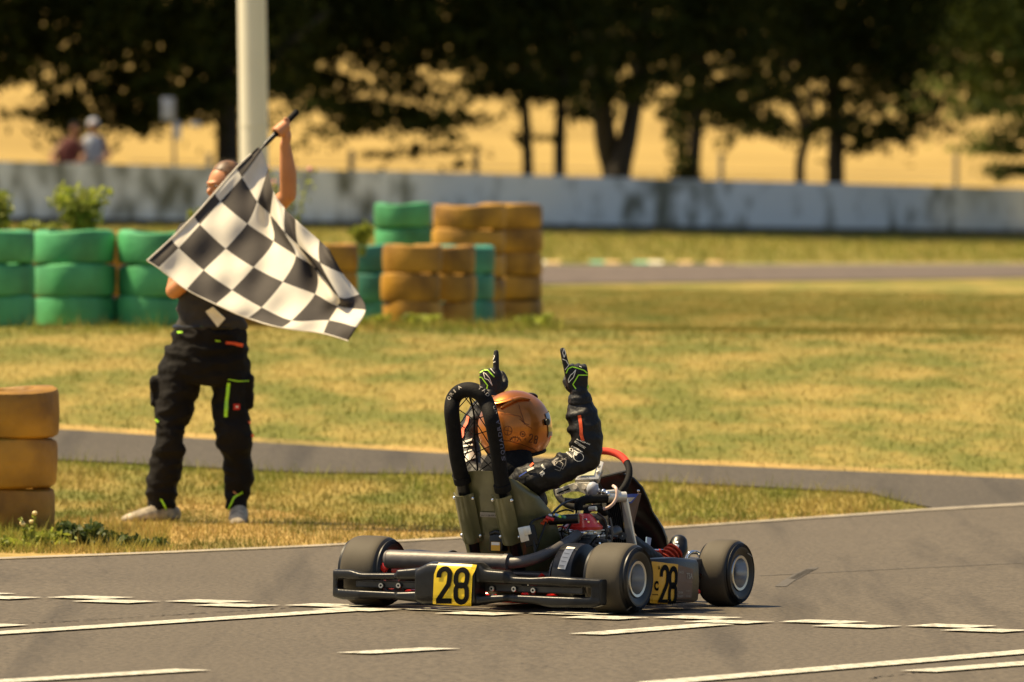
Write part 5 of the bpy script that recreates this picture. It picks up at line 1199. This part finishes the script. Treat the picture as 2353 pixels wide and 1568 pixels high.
b.ell(hd_+fd*.074+Vector((0, 0, .018)), (.042, .042, .010), n=14, k=8)
for s in (-1, 1): b.ell(hd_-fd*.012+fs_*s*.078+Vector((0, 0, -.01)), (.012, .02, .032), n=12, k=8)
nk = ml(512, 500); b.tube([hd_+Vector((.01, .02, -.06)), nk], [.056, .060], 16, roundcap=True)
b.tube([ml(483, 830), ml(483, 790), ml(485, 720), ml(492, 620), ml(505, 545), ml(510, 510)], [(.10, .08), (.155, .11), (.155, .11), (.18, .115), (.185, .11), (.09, .08)], 22, smooth=4, up=(0, 1, 0), roundcap=True)
sL = ml(590, 520, .0); eL = ml(662, 448, -.12); wL = ml(655, 332, -.20)
b.tube([ml(550, 540), sL, sL*.5+eL*.5, eL], [.062, .056, .048, .042], 14, smooth=4, roundcap=True)
b.tube([eL, eL*.6+wL*.4+Vector((.006, 0, 0)), wL], [.043, .044, .028], 14, smooth=4, roundcap=True)
sR = ml(437, 535); eR = ml(400, 668, -.05); wR = ml(455, 625, -.22)
b.tube([ml(470, 550), sR, sR*.5+eR*.5, eR], [.062, .056, .049, .042], 14, smooth=4, roundcap=True)
b.tube([eR, eR*.6+wR*.4, wR], [.044, .042, .028], 14, smooth=4, roundcap=True)
s0, s1 = m3(682, 258, -.17)-feet, m3(343, 607, -.70)-feet       # flag stick
stickd = (s1-s0).normalized(); grip = ml(641, 302, -.20); grip = s0+stickd*(grip-s0).dot(stickd)
mh = frame(wL+Vector((-.003, 0, .0)), (grip-wL)+Vector((.02, .03, .02)), Vector((.75, .65, .0)))
# fist round the stick: four curled fingers and thumb
hb_ = MB()
pal = wL*.35+grip*.65+Vector((.022, .018, -.008)); b.tube([wL, pal, grip+Vector((.014, .022, .016))], [(.028, .024), (.036, .026), (.030, .022)], 14, smooth=3, roundcap=True)
ax = -stickd; side_ = Vector((0, -1, 0)); side_ = (side_-ax*side_.dot(ax)).normalized(); oth = ax.cross(side_).normalized()
for i in range(4):
    c = grip+ax*(-.028+i*.0195)+oth*(.002*i); pts = []
    for a_ in (200, 150, 95, 40, -15, -60): pts.append(c+side_*(.024*math.sin(rad(a_)))+oth*(.024*math.cos(rad(a_))))
    b.tube(pts, [.0105, .0105, .0102, .0098, .009, .008][:6], 9, smooth=2, roundcap=True)
b.tube([grip+ax*.035+oth*.02+side_*(-.01), grip+ax*.052+side_*.014, grip+ax*.048+side_*.026-oth*.018], [.013, .012, .010], 10, smooth=3, roundcap=True)
hand(b, frame(wR, ml(490, 600, -.26)-wR, Vector((0, -.6, .6))), (.4, .45, .5, .55), side=1, thumb=(.4, .4))
hipL, hipR = ml(432, 850), ml(525, 850); kL, kR = ml(392, 1005, -.05), ml(536, 1010, -.05); aL, aR = ml(372, 1165, 0), ml(545, 1168, -.02)
for h_, k_, a_ in ((hipL, kL, aL), (hipR, kR, aR)): b.tube([h_, k_, a_], [.05, .034, .028], 12, smooth=4, roundcap=True)
marshal = b.build('person', 'skin', None, remesh=.006, sms=3); marshal.matrix_world = MM
tag(marshal, 'flag marshal in black t-shirt and work trousers, arm raised behind the flag', 'person')
b = MB()
b.tube([ml(487, 765), ml(484, 720), ml(492, 620), ml(503, 560), ml(507, 525), ml(510, 508)], [(.178, .135), (.170, .128), (.192, .130), (.198, .125), (.16, .10), (.078, .075)], 24, smooth=4, up=(0, 1, 0), roundcap=False)
b.tube([ml(545, 545), sL, sL*.6+eL*.4], [.078, .072, .062], 16, smooth=3, roundcap=True); b.tube([ml(470, 550), sR, sR*.5+eR*.5], [.078, .070, .062], 16, smooth=3, roundcap=True)
b.build('t_shirt', 'tee', marshal, wr=(.010, 7), remesh=.009, sms=2)
b = MB()
b.tube([ml(482, 752), ml(480, 790), ml(474, 840), ml(470, 882)], [(.180, .135), (.195, .145), (.215, .150), (.16, .13)], 24, smooth=3, up=(0, 1, 0), roundcap=False)
def leg(L_):
    pts = [ml((a+c)/2, v, dy) for a, c, v, dy in L_]; rr = [(rp((c-a)/2)*.94, rp((c-a)/2)*.98) for a, c, v, dy in L_]
    b.tube(pts, rr, 18, smooth=4, up=(0, 1, 0), roundcap=False)
leg([(378, 470, 800, 0), (362, 467, 860, 0), (353, 447, 935, -.02), (358, 424, 985, -.04), (355, 422, 1015, -.05), (345, 420, 1062, -.02), (334, 412, 1110, 0), (336, 407, 1140, 0), (345, 404, 1168, 0)])
leg([(480, 566, 800, 0), (480, 578, 860, 0), (487, 573, 935, -.02), (491, 576, 985, -.04), (496, 581, 1015, -.05), (511, 579, 1055, -.02), (514, 585, 1098, 0), (517, 572, 1135, 0), (518, 568, 1168, 0)])
b.ell(ml(400, 1035, -.07), (.055, .03, .06), n=12, k=8); b.ell(ml(540, 1040, -.07), (.06, .03, .06), n=12, k=8); b.box(ml(562, 900, 0), (.08, .12, .16)); b.box(ml(362, 900, 0), (.06, .10, .14))
tr = b.build('work_trousers', 'trousers', marshal, wr=(.010, 8), remesh=.008, sms=3); tb_ = bvh_of(tr)
c5 = lambda L: [(258.5+a*.3296, 718+b_*.3296) for a, b_ in L]
for nm, mn, w_, l_ in (('lime_trim', 'lime', 7.5, [(810, 490), (800, 600), (790, 730)]), ('red_trim', 'orange', 7, [(790, 215), (850, 218), (905, 232)]), ('lime_trim', 'lime', 2.2, [(800, 465), (870, 480), (950, 478)]), ('lime_trim', 'lime', 5, [(455, 140), (492, 140)]), ('lime_trim', 'lime', 4, [(810, 1370), (850, 1290), (905, 1250)]), ('lime_trim', 'lime', 4, [(335, 1300), (375, 1370)]), ('orange_trim', 'orange', 5, [(945, 760), (970, 830), (968, 900)]), ('lime_trim', 'lime', 3, [(600, 100), (635, 100)]), ('lime_trim', 'lime', 3, [(715, 195), (750, 200)]), ('lime_trim', 'lime', 5, [(305, 745), (325, 765)]), ('pocket_badge', 'redcloth', 14, [(842, 660), (885, 660)])):
    pxdecal(nm, stroke(c5(l_), w_, step=3), mn, tr, MM, tb_, .006)
pxdecal('pocket_badge', stroke(c5([(855, 660), (873, 660)]), 5, step=3), 'white', tr, MM, tb_, .008)
b = MB(); b.tube([ml(479, 752)+Vector((.172*math.cos(t), .13*math.sin(t), 0)) for t in np.linspace(0, 2*math.pi, 25)[:-1]], (.012), 8, closed=True); b.build('belt', 'black', tr)
b = MB()
b.tube([ml(398, 1182, .05), ml(372, 1178, .0), ml(335, 1184, -.05), ml(300, 1192, -.07), ml(288, 1194, -.08)], [(.040, .045), (.045, .052), (.046, .038), (.042, .028), (.03, .02)], 16, smooth=4, up=(0, 0, 1), roundcap=True); sh = b.build('shoe', 'shoe', marshal)
b = MB(); b.tube([ml(400, 1192, .05), ml(335, 1194, -.05), ml(290, 1197, -.08)], [(.044, .014), (.048, .014), (.034, .012)], 14, smooth=4, up=(0, 0, 1)); b.build('sole', 'shoesole', sh)
b = MB(); b.tube([ml(550, 1180, .05), ml(549, 1182, -.02), ml(547, 1192, -.12), ml(546, 1203, -.20)], [(.042, .05), (.048, .055), (.048, .042), (.038, .026)], 16, smooth=4, up=(0, 0, 1), roundcap=True); sh = b.build('shoe', 'shoe', marshal)
b = MB(); b.tube([ml(550, 1194, .05), ml(548, 1204, -.10), ml(546, 1211, -.20)], [(.046, .012), (.052, .012), (.038, .012)], 14, smooth=4, up=(0, 0, 1)); b.build('sole', 'shoesole', sh)
b = MB(); vs = []
b.ell(hd_-fd*.016+Vector((.0, .0, .020)), (.085, .098, .104), R=Matrix.Rotation(rad(-55), 3, 'Z') @ Matrix.Rotation(rad(14), 3, 'X'), n=24, k=16)
hr = b.build('hair', 'hair', marshal)
bm = bmesh.new(); bm.from_mesh(hr.data)
kill = [v for v in bm.verts if ((v.co-hd_).dot(fd) > .050 and (v.co-hd_).z < .075) or ((v.co-hd_).z < -.02 and (v.co-hd_).dot(fd) > -.03) or (v.co-hd_).z < -.07]
bmesh.ops.delete(bm, geom=kill, context='VERTS'); bm.to_mesh(hr.data); bm.free()
for s in (-1, 1):
    b = MB(); b.ell(hd_+fd*.083+fs_*s*.032+Vector((0, 0, .004)), (.008, .008, .006), n=10, k=8); b.build('eye', 'white', marshal); b = MB(); b.ell(hd_+fd*.092+fs_*s*.033+Vector((0, 0, .004)), (.006, .006, .006), n=8, k=6); b.build('iris', 'hair', marshal)
b = MB(); q = [ml(472, 716, -.16), ml(489, 706, -.18), ml(517, 733, -.18), ml(500, 752, -.17)]; slab(b, q, .004); b.build('paper_tag', 'paper', marshal, smooth=False)

# ------------------------------------------------------------ chequered flag
fl = empty('chequered_flag', feet+s0); tag(fl, 'black and white chequered flag waved on a black stick by the marshal', 'flag')
f0_ = feet+s0
b = MB(); b.tube([Vector((0, 0, 0)), (s1-s0)*.21, (s1-s0)*.23, (s1-s0)*.97], [.0125, .0125, .006, .006], 12); b.build('stick', 'black', fl)
b = MB(); b.tube([Vector((0, 0, 0))-stickd*.002, (s1-s0)*.15], .0165, 12); b.build('handle', 'black_soft', fl)
LAT = {-1: [(752, 268), (619, 397), (484, 551), (354, 696), (209, 841), (60, 978)], 0: [(778, 288), (655, 455), (520, 605), (392, 750), (258, 897), (130, 1022)],
 1: [(818, 400), (752, 607), (688, 745), (553, 902), (415, 1037), (308, 1157)], 2: [(852, 545), (834, 690), (853, 855), (728, 1018), (592, 1162), (490, 1250)],
 3: [(922, 645), (925, 800), (993, 945), (912, 1110), (778, 1270), (690, 1337)], 4: [(990, 718), (1010, 880), (1120, 1030), (1112, 1187), (968, 1352), (900, 1397)],
 5: [(1140, 850), (1145, 990), (1262, 1205), (1255, 1262), (1200, 1352), (1165, 1434)], 6: [(1205, 910), (1290, 1060), (1392, 1188), (1430, 1285), (1375, 1395), (1320, 1480)]}
DEP = {-1: [0]*6, 0: [.01]*6, 1: [.05, .05, .03, .03, .03, .03], 2: [.0, .10, .08, .05, .04, .03], 3: [.06, .0, .0, .04, .06, .06], 4: [.0, .08, .11, .05, .03, -.01], 5: [.06, .0, .02, .10, .04, .04], 6: [.0, .06, .12, .04, -.02, .0]}
def hoistdepth(i): return -.20-.16*(i+.6)/5.6
grid_ = [[P(316+LAT[j][i][0]*.3664, 241.3+LAT[j][i][1]*.3664, DM-.17-(.022 if j < 1 else 0)-.53*((241.3+LAT[j][i][1]*.3664)-258)/349-.035*max(0,j)+DEP[j][i]*1.2)-f0_ for i in range(6)] for j in range(-1, 7)]
def cr(p0, p1, p2, p3, t): return .5*((2*p1)+(p2-p0)*t+(2*p0-5*p1+4*p2-p3)*t*t+(3*p1-p0-3*p2+p3)*t**3)
SUBN = 8; nj, ni = len(grid_), 6; fine = []
for j in range(nj-1):
    for a_ in range(SUBN+(1 if j == nj-2 else 0)):
        t = a_/SUBN; row = [cr(grid_[max(j-1, 0)][i], grid_[j][i], grid_[j+1][i], grid_[min(j+2, nj-1)][i], t) for i in range(ni)]; rr = []
        for i in range(ni-1):
            for c in range(SUBN+(1 if i == ni-2 else 0)): rr.append(cr(row[max(i-1, 0)], row[i], row[i+1], row[min(i+2, ni-1)], c/SUBN))
        fine.append(rr)
R1, C1 = len(fine), len(fine[0]); b = MB(); vs = [q+Vector((0, .012*math.sin(ii*.55+jj*.21)*min(1, ii/12)+.006*math.sin(ii*.9-jj*.4)*min(1, ii/12), 0)) for ii, r_ in enumerate(fine) for jj, q in enumerate(r_)]; b.v = [tuple(q) for q in vs]
for a_ in range(R1-1):
    for c in range(C1-1):
        b.f.append((a_*C1+c, a_*C1+c+1, (a_+1)*C1+c+1, (a_+1)*C1+c)); b.m.append(1-((a_//SUBN+c//SUBN) % 2))
cloth = b.build('cloth', ['flagw', 'flagk'], fl)
sd_ = cloth.modifiers.new('t', 'SOLIDIFY'); sd_.thickness = .0015
b = MB(); b.tube([Vector(vs[a_*C1+C1-1])+Vector((0, -.002, 0)) for a_ in range(R1)], .0035, 5); b.build('hem', 'flagw', fl)
b = MB(); b.tube([Vector(vs[c])+Vector((0, -.003, 0)) for c in range(3, C1)], .0045, 6); b.build('hem', 'flagw', fl)

# ------------------------------------------------------------ spectators behind the wall
def spectator(u, vh, cloth_, skin_, label, cap=None, lean=0, vneck=True):
    D = wy(u)+.9; hd1 = P(u, vh, D); base = Vector((hd1.x, D, float(g(hd1.x, D)))); L = hd1-base; S = FPX/D; b = MB()
    b.ell(L, (.085, .1, .115), n=16, k=12); b.tube([L+Vector((0, .02, -.08)), L+Vector((0, .02, -.20))], .055, 12, roundcap=True)
    b.tube([L+Vector((lean*.3, .03, -.22)), L+Vector((lean*.5, .03, -.30)), L+Vector((lean, .03, -.5)), L+Vector((lean, .05, -.75))], [(.10, .09), (.19, .12), (.18, .12), (.17, .12)], 18, smooth=3, up=(0, 1, 0), roundcap=True)
    for s in (-1, 1):
        b.tube([L+Vector((s*.18+lean*.5, .03, -.28)), L+Vector((s*.27+lean, -.15, -.50)), L+Vector((s*.10+lean, -.75, -.60))], [.055, .045, .03], 10, smooth=3, roundcap=True)
        b.ell(L+Vector((s*.08+lean, -.80, -.60)), (.04, .05, .02), n=10, k=6); b.tube([L+Vector((s*.09+lean, .05, -.75)), Vector((s*.1+lean, .05, .05))], [.09, .05], 10, roundcap=True)
        b.tube([Vector((s*.1+lean, .05, .05)), Vector((s*.1+lean, -.12, .04))], .045, 8, roundcap=True)
    b.ell(L+Vector((0, -.1, -.02)), (.015, .02, .02), n=8, k=6)
    o = b.build('person', skin_, None, remesh=.014, sms=2); o.location = base; tag(o, label, 'person')
    b = MB(); b.tube([L+Vector((lean*.5, .03, -.27)), L+Vector((lean, .03, -.5)), L+Vector((lean, .05, -.78))], [(.185, .135), (.20, .14), (.195, .14)], 18, smooth=3, up=(0, 1, 0), roundcap=True)
    b.build('top', cloth_, o, sms=1); b = MB(); b.tube([L+Vector((lean, .05, -.74)), L+Vector((lean, .05, -1.0))], (.19), 16); b.build('trousers', 'trousers', o)
    b = MB(); b.ell(L+Vector((0, .025, .035)), (.10, .112, .105), n=16, k=10); b.build(cap[0] if cap else 'hair', cap[1] if cap else 'ink', o)
M['shade_skin'] = mat('shaded_skin', (.20, .085, .045), .6); M['bluecloth'] = mat('blue_white_cloth', (.26, .29, .36), .8)  # skin and cloth darkened in colour to stand in for shade under the trees
spectator(214, 290, 'bluecloth', 'shade_skin', 'spectator in pale blue white top and light cap behind the wall', ('cap', 'greysign'))
spectator(172, 297, 'dkred', 'shade_skin', 'dark haired spectator in dark red leaning over the wall', lean=-.12)
print('faces', sum(len(o.data.polygons) for o in COL.objects if o.type == 'MESH'))
